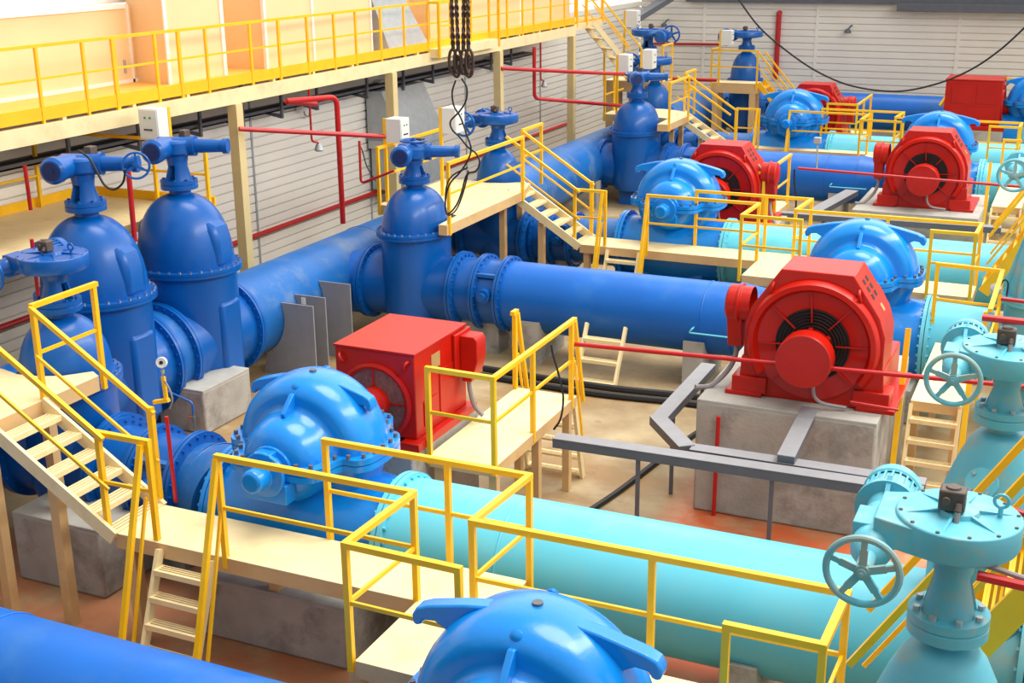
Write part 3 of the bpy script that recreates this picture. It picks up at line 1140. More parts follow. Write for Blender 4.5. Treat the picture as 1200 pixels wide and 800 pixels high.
def control_box(label, loc, z0, w=0.36, d=0.22, h=0.5, rotz=0.0, post=True, zpost=0.0, back=False):
    def post_x(w):
        return -w / 2 - 0.03

    def post_y(d):
        return d / 2 - 0.02 if back else -d / 2 + 0.02
    root = thing('control_box', label, 'control box', (loc[0], loc[1], zpost), rotz)
    mb = MB()
    mb.box(-w / 2, w / 2, -d / 2, d / 2, z0 - zpost, z0 + h - zpost)
    mb.build('cabinet', BOXGREY, root, bevel=0.008)
    mb = MB()
    mb.box(w / 2, w / 2 + 0.012, -d / 2 + 0.015, d / 2 - 0.015, z0 + 0.02 - zpost, z0 + h - 0.02 - zpost)
    dr = mb.build('door', BOXGREY, root, bevel=0.004)
    for i, (yy, zz) in enumerate(((-0.05, 0.37), (0.05, 0.37))):
        mb = MB()
        mb.cyl((w / 2 + 0.01, yy, z0 + h * 0.72 - zpost), (w / 2 + 0.025, yy, z0 + h * 0.72 - zpost), 0.018, n=12)
        mb.build('indicator_lamp', mat_green, dr)
    for i in range(4):
        mb = MB()
        yy = -0.066 + 0.044 * i
        mb.cyl((w / 2 + 0.01, yy, z0 + h * 0.34 - zpost), (w / 2 + 0.028, yy, z0 + h * 0.34 - zpost), 0.014, n=10)
        mb.build('push_button', BLACK, dr)
    if post:
        mb = MB()
        mb.bar((post_x(w), post_y(d), 0), (post_x(w), post_y(d), z0 + h - zpost), 0.06, 0.05)
        mb.build('post', YELLOW, root)
    return root


mat_green = mat('green_lamp_lens', (40, 150, 96), 0.3)


def concrete_block(name, label, x0, x1, y0, y1, h, cat='plinth', material=None):
    base = Vector(((x0 + x1) / 2, (y0 + y1) / 2, 0))
    root = thing(name, label, cat, base)
    P = Sub(root)
    mb = MB()
    mb.box(x0, x1, y0, y1, 0, h - 0.03)
    P('block', mb, material or CONC, bevel=0.03)
    mb = MB()
    mb.box(x0 + 0.004, x1 - 0.004, y0 + 0.004, y1 - 0.004, h - 0.06, h)
    P('levelled_top', mb, CONCTOP, bevel=0.01)
    return root


CONCTOP = mat('pale_concrete', (168, 166, 158), 0.85, var=0.1, scale=4, bump=0.2, bscale=30)


# ================================================================== THE PLACE
# ------------------------------------------------------------------ room shell
XL, YB = -16.4, 48.6
mb = MB()
mb.box(-22, 14, 2, 60, -0.3, 0)
structure('floor', mb, FLOORM)


def siding(name, a, b, z0, z1, pitch=0.21, normal=1):
    """ribbed sheet cladding between two plan points"""
    a, b = Vector((*a, 0)), Vector((*b, 0))
    d = (b - a).normalized()
    nrm = Vector((d.y, -d.x, 0)) * normal
    mb = MB()
    prof = []
    z = z0
    while z < z1 - 0.01:
        prof += [(0.0, z), (0.0, z + pitch - 0.032), (-0.06, z + pitch - 0.03), (-0.06, z + pitch - 0.002)]
        z += pitch
    vs, fs = [], []
    for q in (a, b):
        for off, zz in prof:
            p = q + nrm * off
            vs.append((p.x, p.y, zz))
    k = len(prof)
    for i in range(k - 1):
        fs.append((i, i + 1, k + i + 1, k + i))
    # back sheet gives the wall its thickness
    o = len(vs)
    for q in (a, b):
        for zz in (z0, z1):
            p = q - nrm * 0.15
            vs.append((p.x, p.y, zz))
    fs.append((o, o + 2, o + 3, o + 1))
    mb.add(vs, fs)
    return structure(name, mb, SIDING, sharp=20)


siding('wall_left', (XL, 2), (XL, YB), 0.0, 4.75, pitch=0.2)
siding('wall_back', (XL, YB), (14, YB), 0.0, 9.0, pitch=0.24)
# vertical joint strips on the cladding
for i, (y) in enumerate((17.2, 22.6, 27.5, 33.0, 38.5)):
    mb = MB()
    mb.box(XL, XL + 0.025, y, y + 0.05, 0, 4.3)
    structure(f'trim_{i+1}', mb, GALV)
for i, x in enumerate((-13.9, -9.6, -4.6)):
    mb = MB()
    mb.box(x, x + 0.12, YB - 0.03, YB, 0, 6.0)
    structure(f'trim_{i+6}', mb, SIDING)
# peach panelled storey above the mezzanine, with two projecting bays
ZD = 4.8
PX = -16.15


def panel_wall(name, poly, z0, z1, material):
    mb = MB()
    mb.prism(poly, 'z', z0, z1)
    return structure(name, mb, material)


panel_wall('wall_upper', [(PX, 2), (PX, 38.6), (PX - 0.3, 38.6), (PX - 0.3, 2)], ZD, 6.15, PANEL)
panel_wall('wall_upper_bay', [(PX - 0.1, 18.9), (-15.25, 18.7), (-15.25, 20.4), (PX - 0.1, 20.4)], ZD, 7.6, PANEL)
panel_wall('wall_upper_block', [(PX - 0.1, 21.6), (-15.15, 21.6), (-15.0, 25.5), (PX - 0.1, 25.5)], ZD, 7.6, PANEL)
panel_wall('wall_upper_store', [(PX - 0.1, 29.4), (-15.55, 29.4), (-15.4, 38.6), (PX - 0.1, 38.6)], ZD, 7.6, PANEL)
panel_wall('wall_upper_back', [(PX - 0.35, 2), (PX - 0.3, 47), (PX - 0.6, 47), (PX - 0.6, 2)], 6.2, 9.0, PANELTRIM)
i = 9
for (x0, x1, y0, y1, z0, z1) in ((PX - 0.3, PX + 0.06, 2, 18.7, 6.12, 6.2), (PX, PX + 0.03, 2, 18.9, ZD, ZD + 0.06), (-15.25, -15.22, 18.66, 18.74, ZD, 7.6), (-15.25, -15.22, 20.3, 20.4, ZD, 7.6), (PX, PX + 0.03, 18.75, 18.8, ZD, 6.2),
                             (-15.2, -15.13, 21.58, 21.66, ZD, 7.6), (-15.12, -15.06, 23.2, 23.28, ZD, 7.6), (-15.1, -14.97, 25.46, 25.52, ZD, 7.6), (-15.56, -15.5, 31.5, 31.6, ZD, 7.6), (-15.5, -15.45, 34.8, 34.9, ZD, 7.6)):
    mb = MB()
    mb.box(x0, x1, y0, y1, z0, z1)
    structure(f'trim_{i}', mb, PANELTRIM)
    i += 1
# handle set on the peach door panel
rt = thing('door_handle', 'grey lever handle on the peach panel behind the mezzanine rail, left part of the wall', 'door handle', at(146, 78, x=PX))
mb = MB()
mb.box(0, 0.02, -0.03, 0.03, -0.12, 0.12)
mb.build('plate', GALV, rt)
mb = MB()
mb.tube(fillet([(0.01, 0, 0.03), (0.07, 0, 0.03), (0.07, 0.14, 0.03)], 0.02), 0.012, 8)
mb.build('lever', GALV, rt)

# grey ventilation hood standing on the mezzanine
rt = thing('duct_hood', 'grey sheet-metal duct hood standing on the mezzanine floor behind the rail', 'ventilation duct', (-15.3, 26.6, ZD))
P = Sub(rt)
mb = MB()
a0, b0 = (-15.75, 26.2, ZD), (-14.8, 27.7, ZD)
vs = [(-15.75, 25.75, ZD), (-14.75, 25.9, ZD), (-14.75, 27.8, ZD), (-15.75, 27.8, ZD), (-15.75, 25.75, ZD + 1.5), (-15.35, 25.95, ZD + 1.5), (-15.35, 27.3, ZD + 1.5), (-15.75, 27.3, ZD + 1.5)]
mb.add(vs, [(3, 2, 1, 0), (4, 5, 6, 7), (0, 1, 5, 4), (1, 2, 6, 5), (2, 3, 7, 6), (3, 0, 4, 7)])
P('hood', mb, GALV)
mb = MB()
mb.box(-16.1, -14.9, 25.6, 28.6, ZD + 1.5, ZD + 1.75)
P('duct', mb, GALV, bevel=0.01)
mb = MB()
for q in (26.4, 27.2):
    mb.bar((-14.72, q, ZD + 0.03), (-14.72, q + 0.3, ZD + 0.03), 0.05, 0.06)
P('base_angle', mb, STEEL)

# lower hood under the mezzanine against the wall
rt = thing('wall_duct', 'grey sloping sheet-metal duct on the siding under the mezzanine', 'ventilation duct', (-15.6, 26.0, 1.5))
P = Sub(rt)
mb = MB()
mb.prism([(XL + 0.06, 3.68), (XL + 0.5, 3.68), (XL + 1.05, 2.5), (XL + 1.05, 2.25), (XL + 0.06, 2.25)], 'y', 27.4, 29.6)
P('hood', mb, GALV, bevel=0.01)
mb = MB()
mb.box(XL + 0.06, XL + 1.08, 27.38, 29.62, 2.46, 2.52)
P('flange', mb, STEEL)
mb = MB()
mb.box(XL + 0.08, XL + 1.0, 27.5, 29.5, 1.2, 2.25)
P('casing', mb, GALV, bevel=0.01)

# ------------------------------------------------------------------ mezzanine gallery
XM = -14.3
rt = thing('mezzanine_gallery', 'long cream mezzanine gallery with yellow railing along the left wall', 'gallery', (XM, 24, 0))
P = Sub(rt)
mb = MB()
mb.box(PX + 0.02, XM - 0.02, 6, 38.6, ZD - 0.06, ZD)
P('deck', mb, ORANGEDECK)
mb = MB()
mb.box(XM - 0.06, XM + 0.06, 6, 36.2, 4.42, 4.69)
P('edge_beam', mb, CREAM, bevel=0.005)
mb = MB()
mb.box(XM - 0.01, XM + 0.02, 6, 36.2, ZD - 0.06, ZD + 0.14)
P('toe_board', mb, YELLOW)
mb = MB()
mb.bar((XM, 6, ZD + 1.03), (XM, 36.2, ZD + 1.03), 0.055, 0.05)
P('handrail', mb, YELLOW)
mb = MB()
mb.bar((XM, 6, ZD + 0.55), (XM, 36.2, ZD + 0.55), 0.03, 0.035)
P('mid_rail', mb, YELLOW)
# railing posts: pixel columns of the photograph, dropped on the gallery edge
for px, py, w in ((51, 145, 0.05), (104, 133, 0.05), (139, 129, 0.08), (187, 120, 0.06), (214, 114, 0.07), (245, 108, 0.05), (296, 98, 0.06), (329, 93, 0.06), (362, 87, 0.05), (393, 81, 0.05), (418, 76, 0.05), (447, 71, 0.06), (474, 66, 0.05), (502, 64, 0.05), (528, 59, 0.06), (552, 54, 0.06), (573, 51, 0.07), (594, 43, 0.06), (612, 40, 0.06), (625, 38, 0.05), (645, 34, 0.06), (661, 31, 0.05), (676, 28, 0.07)):
    q = at(px, py, x=XM)
    mb = MB()
    mb.box(XM - 0.01, XM + 0.03, q.y - w / 2, q.y + w / 2, 4.66, ZD + 1.03)
    P('post', mb, YELLOW)
for y in (12.9, 19.3, 25.1, 30.8, 36.0):
    mb = MB()
    mb.box(XM - 0.1, XM + 0.1, y - 0.1, y + 0.1, 0, 4.42)
    P('column', mb, CREAMW)
    mb = MB()
    mb.box(PX - 0.1, XM, y - 0.06, y + 0.06, 4.42, 4.69)
    P('cross_beam', mb, CREAM)
for y in (15, 16.6, 18, 20.6, 22, 23.5, 26.4, 28, 29.4, 32.2, 33.6, 35):
    mb = MB()
    mb.box(XM - 0.1, XM, y - 0.04, y + 0.04, 4.69, ZD - 0.05)
    P('deck_stub', mb, CREAM)
# little gate platform in the gallery front
mb = MB()
mb.box(XM, XM + 0.3, 26.9, 30.2, ZD - 0.22, ZD - 0.02)
P('landing', mb, CREAM)
mb = MB()
mb.bar((XM + 0.3, 26.9, ZD + 1.03), (XM + 0.3, 30.2, ZD + 1.03), 0.045, 0.05)
mb.bar((XM, 26.9, ZD + 1.03), (XM + 0.3, 26.9, ZD + 1.03), 0.045, 0.05)
mb.bar((XM + 0.3, 26.9, ZD + 0.5), (XM + 0.3, 28.6, ZD + 0.5), 0.03, 0.035)
P('gate_rail', mb, YELLOW)
for y in (26.9, 28.4, 30.2):
    mb = MB()
    mb.box(XM + 0.27, XM + 0.33, y - 0.03, y + 0.03, ZD - 0.22, ZD + 1.03)
    P('post', mb, YELLOW)
# end rail turning back to the wall
mb = MB()
mb.bar((XM, 36.2, ZD + 1.03), (XM + 0.0, 38.6, ZD + 1.03), 0.05, 0.05)
mb.bar((XM, 38.6, ZD + 1.03), (PX, 38.6, ZD + 1.03), 0.05, 0.05)
mb.bar((XM, 37.2, ZD + 0.55), (XM + 0.0, 38.6, ZD + 0.55), 0.03, 0.035)
mb.bar((XM, 38.6, ZD + 0.55), (PX, 38.6, ZD + 0.55), 0.03, 0.035)
P('end_rail', mb, YELLOW)
for x, y in ((XM, 37.2), (XM, 38.6), (-15.2, 38.6), (PX + 0.1, 38.6)):
    mb = MB()
    mb.box(x - 0.04, x + 0.04, y - 0.04, y + 0.04, 4.66, ZD + 1.03)
    P('post', mb, YELLOW)
mb = MB()
mb.box(PX, XM + 0.02, 36.2, 38.6, ZD - 0.25, ZD - 0.06)
P('end_beam', mb, CREAM)

# cable trays hung below the gallery: dark ladder on hangers
for lbl, zz, xx in (('dark cable tray hanging under the mezzanine, upper of two', 4.1, XL + 0.35), ('dark cable tray hanging under the mezzanine, lower of two', 3.75, XL + 0.3)):
    rt = thing('cable_tray', lbl, 'cable tray', (xx, 24, zz), 0, 'cable trays under the mezzanine')
    P = Sub(rt)
    mb = MB()
    mb.box(xx - 0.2, xx + 0.2, 8, 37, zz, zz + 0.03)
    mb.box(xx - 0.2, xx - 0.18, 8, 37, zz, zz + 0.09)
    mb.box(xx + 0.18, xx + 0.2, 8, 37, zz, zz + 0.09)
    P('tray', mb, DARKSTEEL)
    mb = MB()
    for k in range(4):
        mb.tube([(xx - 0.14 + 0.08 * k, 8, zz + 0.05), (xx - 0.14 + 0.08 * k, 37, zz + 0.05)], 0.025, 6)
    P('cable_bundle', mb, BLACK)
    if zz > 4:
        for y in (16.6, 18.4, 20.2, 21.6, 23.0, 24.4, 26.6, 28.4, 30.0, 32.0, 33.6, 35.0):
            mb = MB()
            mb.box(xx + 0.2, xx + 0.25, y - 0.03, y + 0.03, 3.6, 4.74)
            P('hanger', mb, DARKSTEEL)
            mb = MB()
            mb.prism([(xx + 0.2, 3.6), (xx + 0.2, 3.68), (xx - 0.24, 3.72), (xx - 0.24, 3.68)], 'y', y - 0.025, y + 0.025)
            P('bracket', mb, DARKSTEEL)

# ------------------------------------------------------------------ header pipe along the left wall
XH, RH, ZH = -13.0, 0.73, 1.05
rt, P = pipe_thing('header_pipe', 'long thick blue header pipe running along the left wall behind the tall valves', [(XH, 16.85, ZH), (XH, 46.0, ZH)], RH, OLDBLUE, seams=(4.6, 12.5))
for y in (18.9, 26, 33, 40):
    saddle(P, XH, y, RH, ZH, 'y')
mb = MB()
mb.lathe([(RH, 0), (RH * 0.9, 0.2), (RH * 0.5, 0.35), (0, 0.4)], (XH, 46.0, ZH), (0, 1, 0), 40)
P('end_cap', mb, OLDBLUE)
rt, P = pipe_thing('header_pipe', 'blue header pipe stub below the raised deck in front of the tall domed valves', [(XH, 8.0, ZH), (XH, 13.0, ZH)], RH, BLUE)
saddle(P, XH, 9.0, RH, ZH, 'y')
rt, P = pipe_thing('spool_pipe', 'short blue pipe spool between the two tall domed valves at the left', [(XH, 14.7, ZH), (XH, 15.08, ZH)], RH, OLDBLUE)

# two tall sectional valves on the header
v, zt = gate_valve('gate_valve', 'tall blue domed gate valve in front, actuator with a spoked wheel on its right end', (XH, 13.85, 0), ZH, 2.36, 0.74, 1.14, RH, 0.82, PI / 2, BLUE, n_ring=32, ears=True, each=True, squash=1.1)
actuator(v, zt, BLUE, arm=(0.35, -1, 0), motor=(-1, -0.25, 0), wheel_on='end')
v, zt = gate_valve('gate_valve', 'tall blue domed gate valve behind its twin, below the grey control box with green lamps', (XH, 15.95, 0), ZH, 2.3, 0.74, 1.14, RH, 0.84, PI / 2, BLUE, n_ring=32, ears=True, each=True, squash=1.1)
actuator(v, zt, BLUE, arm=(0.35, -1, 0), motor=(-1, -0.25, 0), wheel_on='none', switch=True)
# service deck beside them
rt = thing('service_deck', 'cream service deck with yellow kerb behind the two tall domed valves', 'platform', (-15, 14.5, 0))
P = Sub(rt)
ZT = 2.95
deck(P, [(-16.3, 10.8), (-13.75, 10.8), (-13.75, 12.9), (-13.85, 13.1), (-13.85, 16.6), (-13.45, 16.8), (-13.45, 17.4), (-16.3, 17.4)], ZT, 0.16)
mb = MB()
mb.box(-16.32, -16.28, 10.8, 17.42, ZT, ZT + 0.16)
mb.box(-16.3, -13.45, 17.38, 17.42, ZT, ZT + 0.16)
P('toe_board', mb, YELLOW)
mb = MB()
mb.box(-16.3, -13.75, 10.78, 10.82, ZT - 0.17, ZT + 0.1)
P('kerb', mb, YELLOW)
rail_run(P, [(-16.2, 10.8), (-16.2, 17.3), (-13.5, 17.3)], [(-16.2, 13.2), (-16.2, 16.2), (-14.6, 17.3), (-13.5, 17.3)], ZT)
rail_run(P, [(-14.6, 10.8), (-13.8, 10.8), (-13.8, 12.6)], [(-14.6, 10.8), (-13.8, 12.6)], ZT)
legs(P, [(-16.1, 11.2), (-13.95, 11.2), (-16.1, 17.1), (-13.95, 17.1)], ZT - 0.16)

# concrete saddle under the second tall valve
concrete_block('concrete_plinth', 'grey concrete block under the second tall domed valve, beside the stairs', -12.75, -11.86, 14.66, 15.87, 0.72)
# grey gusset plates propping the header
for lbl, y, zt_, x1 in (('grey steel plate propping the header pipe, nearest of three, curved edge', 17.5, 1.33, -11.66), ('grey steel plate propping the header pipe, middle of three, with a small tag', 17.95, 1.36, -11.7), ('grey steel plate propping the header pipe, farthest of three and tallest', 18.75, 1.4, -11.68)):
    pts = [(x1, 0.0), (x1, zt_)]
    a = math.acos(min(1, (zt_ - ZH) / (RH + 0.02)))
    for k in range(9):
        t = PI / 2 - a - (PI / 2 - a + 1.1) * k / 8
        pts.append((XH + (RH + 0.02) * math.cos(t), ZH + (RH + 0.02) * math.sin(t)))
    pts.append((XH + 0.25, 0.0))
    mb = MB()
    mb.prism(pts, 'y', y - 0.015, y + 0.015)
    t_ = single('support_plate', lbl, 'support plate', mb, STEEL, (x1 - 0.4, y, 0), 'plates propping the header pipe')
    if y == 17.95:
        mb = MB()
        mb.box(-0.08, -0.0, -0.03, -0.016, 1.2, 1.32)
        mb.build('tag', BOXGREY, t_)


# ------------------------------------------------------------------ pump rows
def suction_run(label, xv, y, x_pump, lbl_chk, rp=0.61, near=False):
    """check valve and suction pipe from the gate valve's right flange to the pump"""
    pass


R0 = 0.62
# ---- row A (front): suction pipe from the left, pump, discharge
rt, P = pipe_thing('suction_pipe', 'blue pipe across the bottom left corner leading to the front pump', [(-13.2, 7.15, 1.0), (-4.25, 7.15, 1.0)], 0.6, PIPEBLUE, seams=(4.4, 4.9))
saddle(P, -7.6, 7.15, 0.6, 1.0)
saddle(P, -11.0, 7.15, 0.6, 1.0)
make_pump('big bright-blue split-case pump at the bottom edge, in front of the cyan pipe', (-3.1, 7.17, 0), near=True, PP=1.0, PZ=2.06)
rt, P = pipe_thing('discharge_pipe', 'cyan pipe at the bottom right under the front cyan valve', [(-1.95, 7.3, PP), (-1.3, 7.3, PP)], R0, CYAN)
v, zt = gate_valve('gate_valve', 'front cyan gate valve with large five-spoke hand wheel, bottom right', (-0.42, 7.3, 0), PP, 2.4, 0.5, 0.8, 0.6, 0.72, 0.0, CYANV, n_ring=24, yoke_h=0.44, boss=True, neck=0.12, bell=True)
gearbox(v, zt, CYANV, near=True, R=0.36, wheel=0.23, cable=True, worm=0.46, wdrop=0.12)
rt, P = pipe_thing('discharge_pipe', 'cyan pipe leaving the front cyan valve to the right edge', [(0.28, 7.3, PP), (6, 7.3, PP)], R0, CYAN)

# ---- row B
YBp = 11.0
v, zt = gate_valve('gate_valve', 'blue valve with a round geared top, its dome rising through the near cream deck', (-11.25, 11.33, 0), 1.08, 2.12, 0.56, 0.78, 0.54, 0.72, 0.0, BLUE, n_ring=24, yoke_h=0.36, neck=0.15, each=True, squash=1.08)
gearbox(v, zt, BLUE, R=0.42, wheel=0.26, worm=0.56)
rt, P = pipe_thing('branch_pipe', 'short dark blue branch pipe from the header under the near cream deck', [(-12.45, 11.33, 1.08), (-12.05, 11.33, 1.08)], 0.54, BLUE)


def check_valve(label, x0, x1, y, r, near=False, side_y=-1, shoulders=True):
    PP = 1.08
    root = thing('check_valve', label, 'check valve', (x0, y, 0))
    mb = MB()
    mb.cyl((0, 0, PP), (x1 - x0, 0, PP), r, n=56)
    mb.build('body', BLUE, root)
    L = x1 - x0
    for q in (0.0, L * 0.5, L):
        flange(root, (q, 0, PP), (1, 0, 0), r, BLUE, n=26, each=near, out=0.1, th=0.05)
    # pivot cap and tie bar between the right-hand flanges
    mb = MB()
    c = Vector((L * 0.76, side_y * r, PP + 0.1))
    mb.cyl(c + Vector((0, 0.12, 0)), c + Vector((0, side_y * 0.1, 0)), 0.13, n=24)
    mb.cyl(c, c + Vector((0, side_y * 0.17, 0)), 0.075, n=20)
    mb.build('pivot_cap', BLUE, root)
    mb = MB()
    t = 0.75
    mb.bar((L * 0.52, side_y * r * math.cos(t) * 1.06, PP + r * math.sin(t) * 1.06), (L * 0.98, side_y * r * math.cos(t) * 1.06, PP + r * math.sin(t) * 1.06), 0.1, 0.06)
    mb.build('tie_bar', OLDBLUE, root)
    mb = MB()
    mb.box(0.1, L - 0.1, -r * 0.5, r * 0.5, 0, PP - r * 0.7)
    mb.build('pedestal', CONC, root)
    return root


check_valve('dusty blue flanged check valve behind the near stairs', -10.45, -9.25, 11.2, 0.54, near=True)
rt = thing('reducer', 'dusty blue tapered pipe with a rust streak between stairs and the near left pump', 'pipe', (-9.0, 11.1, 0))
P = Sub(rt)
mb = MB()
mb.cyl((-9.18, 11.2, PP - 0.06), (-8.95, 11.17, 1.06), 0.54, 0.57, n=56)
mb.cyl((-8.95, 11.17, 1.06), (-8.54, 11.0, 1.06), 0.57, 0.61, n=56)
P('barrel', mb, OLDBLUE)
mb = MB()
mb.torus((-8.95, 11.17, 1.06), (1, -0.2, 0), 0.57, 0.012, 56, 6)
P('weld_seam', mb, OLDBLUE)
make_pump('bright-blue split-case pump at left centre, in front of the square red motor', (-7.4, 11.0, 0), near=True, PZ=2.0, R=0.83, PP=1.06, lug=0.82)
rt, P = pipe_thing('discharge_pipe', 'long cyan pipe crossing the middle of the hall from the left centre pump', [(-6.24, 11.0, 1.06), (-0.85, 11.0, 1.06)], 0.655, CYAN, seams=(1.3,))
saddle(P, -4.9, 11.0, 0.655, 1.06)
saddle(P, -2.4, 11.0, 0.655, 1.06)
v, zt = gate_valve('gate_valve', 'second cyan gate valve, hand wheel in front of the cream step ladder', (-0.36, 10.95, 0), 1.08, 2.4, 0.5, 0.85, 0.6, 0.42, 0.0, CYANV, n_ring=24, yoke_h=0.33, boss=True, neck=0.12, bell=True)
gearbox(v, zt, CYANV, near=True, R=0.39, wheel=0.235, cable=True, worm=0.4)
rt, P = pipe_thing('discharge_pipe', 'cyan pipe leaving the second cyan valve to the right edge', [(0.15, 10.95, 1.06), (6, 10.95, 1.06)], R0, CYAN)
mo = make_box_motor('square red motor with pink-lit top and terminal box, left centre', (-7.46, 12.43, 1.45))

# ---- row C
YC = 20.3
rt, P = pipe_thing('branch_pipe', 'blue branch pipe from the header to the middle tall valve', [(XH + 0.5, YC, PP - 0.1), (-12.12, YC, PP - 0.1)], 0.6, PIPEBLUE)
v, zt = gate_valve('gate_valve', 'tall blue valve at mid hall, actuator with a hand wheel lying on top', (-11.15, YC, 0), PP - 0.05, 2.12, 0.61, 0.78, 0.6, 0.95, 0.0, BLUE, n_ring=30, yoke_h=0.3, each=True, squash=1.25)
actuator(v, zt, BLUE, arm=(1, 0.35, 0), motor=(0.3, -1, 0), wheel_on='top')
check_valve('blue check valve with three bolted flanges beside the middle tall valve', -10.2, -9.25, YC, 0.6, near=True)
rt, P = pipe_thing('suction_pipe', 'long plain blue pipe in the middle, ending behind the round red motor', [(-9.2, YC, PP - 0.03), (-5.0, YC, PP - 0.03)], 0.62, PIPEBLUE, seams=(3.7,))
mb = MB()
mb.cyl((-5.0, YC, PP), (-4.15, YC, PP), 0.62, 0.5, n=56)
P('reducer', mb, PIPEBLUE)
mb = MB()
mb.tube(fillet([(-5.6, YC - 0.6, PP - 0.05), (-5.6, YC - 0.72, PP - 0.05), (-5.65, YC - 0.72, PP - 0.12), (-4.7, YC - 0.72, PP - 0.12)], 0.03), 0.015, 8)
P('gauge_tube', mb, CYAN)
saddle(P, -8.6, YC, 0.62, PP - 0.03)
saddle(P, -5.6, YC, 0.62, PP - 0.03)
make_pump('bright-blue pump right of centre, half hidden behind the large round red motor', (-3.03, 20.35, 0))
make_round_motor('large round red motor on a concrete block at right centre', (-2.85, 15.5, 1.57))
rt, P = pipe_thing('discharge_pipe', 'cyan pipe right of the centre pump behind the yellow landing rails', [(-1.85, 20.35, PP), (-1.05, 20.25, PP)], R0, CYAN)
v, zt = gate_valve('gate_valve', 'tall cyan gate valve with ribbed bonnet at the right edge', (-0.38, 20.2, 0), PP, 1.98, 0.46, 1.3, 0.44, 0.6, 0.0, CYANV, n_ring=28, yoke_h=0.4, ribs=True, neck=0.13, bell=True)
gearbox(v, zt, CYANV, R=0.4, wheel=0.25, worm=0.5)

# ---- row D
YD = 24.75
v, zt = gate_valve('gate_valve', 'blue geared valve rising through the middle cream deck by the hanging slings', (-11.4, 24.5, 0), PP, 2.15, 0.5, 0.8, 0.5, 0.72, 0.0, BLUE, n_ring=22, yoke_h=0.32, neck=0.15)
gearbox(v, zt, BLUE, R=0.43, wheel=0.27, worm=0.56)
rt, P = pipe_thing('branch_pipe', 'dark blue branch pipe from the header below the middle cream deck', [(XH + 0.5, 24.5, PP), (-12.2, 24.5, PP)], 0.5, BLUE)
check_valve('blue check valve with flanges behind the middle stairs', -10.6, -9.7, 24.75, 0.5)
rt, P = pipe_thing('suction_pipe', 'dusty blue pipe between the middle stairs and its pump', [(-9.64, YD, PP), (-8.63, YD, PP)], 0.5, OLDBLUE)
make_pump('bright-blue pump beyond the middle walkway rails, in front of a hooded red motor', (-7.45, YD, 0))
mo = make_round_motor('hooded red motor behind the second left pump, with square vents in its cheek', (-7.05, 26.35, 1.3), side=1)
rt, P = pipe_thing('discharge_pipe', 'cyan pipe running right from the second left pump', [(-6.28, YD, PP), (-0.85, YD, PP)], R0, CYAN)
saddle(P, -4.9, YD, R0, PP)

rt, P = pipe_thing('discharge_pipe', 'cyan pipe leaving the ribbed valve beyond the right edge', [(0.28, 20.2, PP), (6, 20.2, PP)], 0.46, CYAN)
rt, P = pipe_thing('discharge_pipe', 'cyan pipe leaving the valve cut by the right edge', [(0.27, YD, PP), (6, YD, PP)], R0, CYAN)
v, zt = gate_valve('gate_valve', 'cyan geared valve cut by the right edge, behind the ribbed one', (-0.3, 24.75, 0), PP, 2.4, 0.5, 0.86, 0.6, 0.5, 0.0, CYANV, n_ring=20, yoke_h=0.38, neck=0.12, bell=True)
gearbox(v, zt, CYANV, R=0.4, wheel=0.25, worm=0.5)

# ---- row E
YE = 33.9
v, zt = gate_valve('gate_valve', 'tall blue domed valve in front of the far cream deck, two grey boxes behind it', (-11.5, YE, 0), PP - 0.05, 2.05, 0.66, 0.8, 0.6, 0.95, 0.0, BLUE, n_ring=26, yoke_h=0.3, squash=1.2)
actuator(v, zt, BLUE, arm=(1, 0.35, 0), motor=(0.6, -1, 0), wheel_on='none')
rt, P = pipe_thing('branch_pipe', 'blue branch pipe from the header to the far tall valve', [(XH + 0.5, YE, PP - 0.1), (-12.48, YE, PP - 0.1)], 0.6, PIPEBLUE)
check_valve('far blue check valve with flanges behind the hooded red motor', -10.5, -9.6, YE, 0.6)
rt, P = pipe_thing('suction_pipe', 'blue pipe in the fourth row, tapering behind the far round red motor', [(-9.5, YE, PP - 0.03), (-5.3, YE, PP - 0.03)], 0.62, PIPEBLUE, seams=(3.4,))
mb = MB()
mb.cyl((-5.3, YE, PP), (-4.5, YE, PP), 0.62, 0.5, n=48)
P('reducer', mb, PIPEBLUE)
mb = MB()
mb.tube(fillet([(-5.9, YE - 0.6, PP - 0.05), (-5.9, YE - 0.72, PP - 0.05), (-5.95, YE - 0.72, PP - 0.12), (-5.0, YE - 0.72, PP - 0.12)], 0.03), 0.015, 8)
P('gauge_tube', mb, CYAN)
saddle(P, -8.6, YE, 0.62, PP - 0.03)
saddle(P, -5.8, YE, 0.62, PP - 0.03)
make_pump('bright-blue pump at upper right behind the smaller round red motor', (-3.4, YE, 0))
make_round_motor('round red motor at upper right, one row behind the largest one', (-3.15, 29.3, 1.38))
rt, P = pipe_thing('discharge_pipe', 'cyan pipe right of the upper right pump', [(-2.22, YE, PP), (6, YE, PP)], R0, CYAN)

# ---- row F
YF = 37.4
v, zt = gate_valve('gate_valve', 'far blue valve with round geared top rising through the far cream deck', (-12.0, 37.0, 0), PP, 2.2, 0.52, 0.8, 0.5, 0.72, 0.0, BLUE, n_ring=20, yoke_h=0.32, neck=0.15)
gearbox(v, zt, BLUE, R=0.5, wheel=0.36, worm=0.62)
check_valve('far blue check valve below the far stairs', -11.1, -10.2, 37.2, 0.5)
rt, P = pipe_thing('suction_pipe', 'blue pipe feeding the far left pump', [(-10.14, YF, PP), (-9.0, YF, PP)], 0.5, OLDBLUE)
make_pump('bright-blue pump at the far end below the hanging cable', (-7.82, YF, 0))
make_round_motor('hooded red motor at the far end behind the farthest left pump', (-7.6, 38.9, 1.22), side=1)
rt, P = pipe_thing('discharge_pipe', 'cyan pipe running right from the far left pump', [(-6.65, YF, PP), (6, YF, PP)], R0, CYAN)

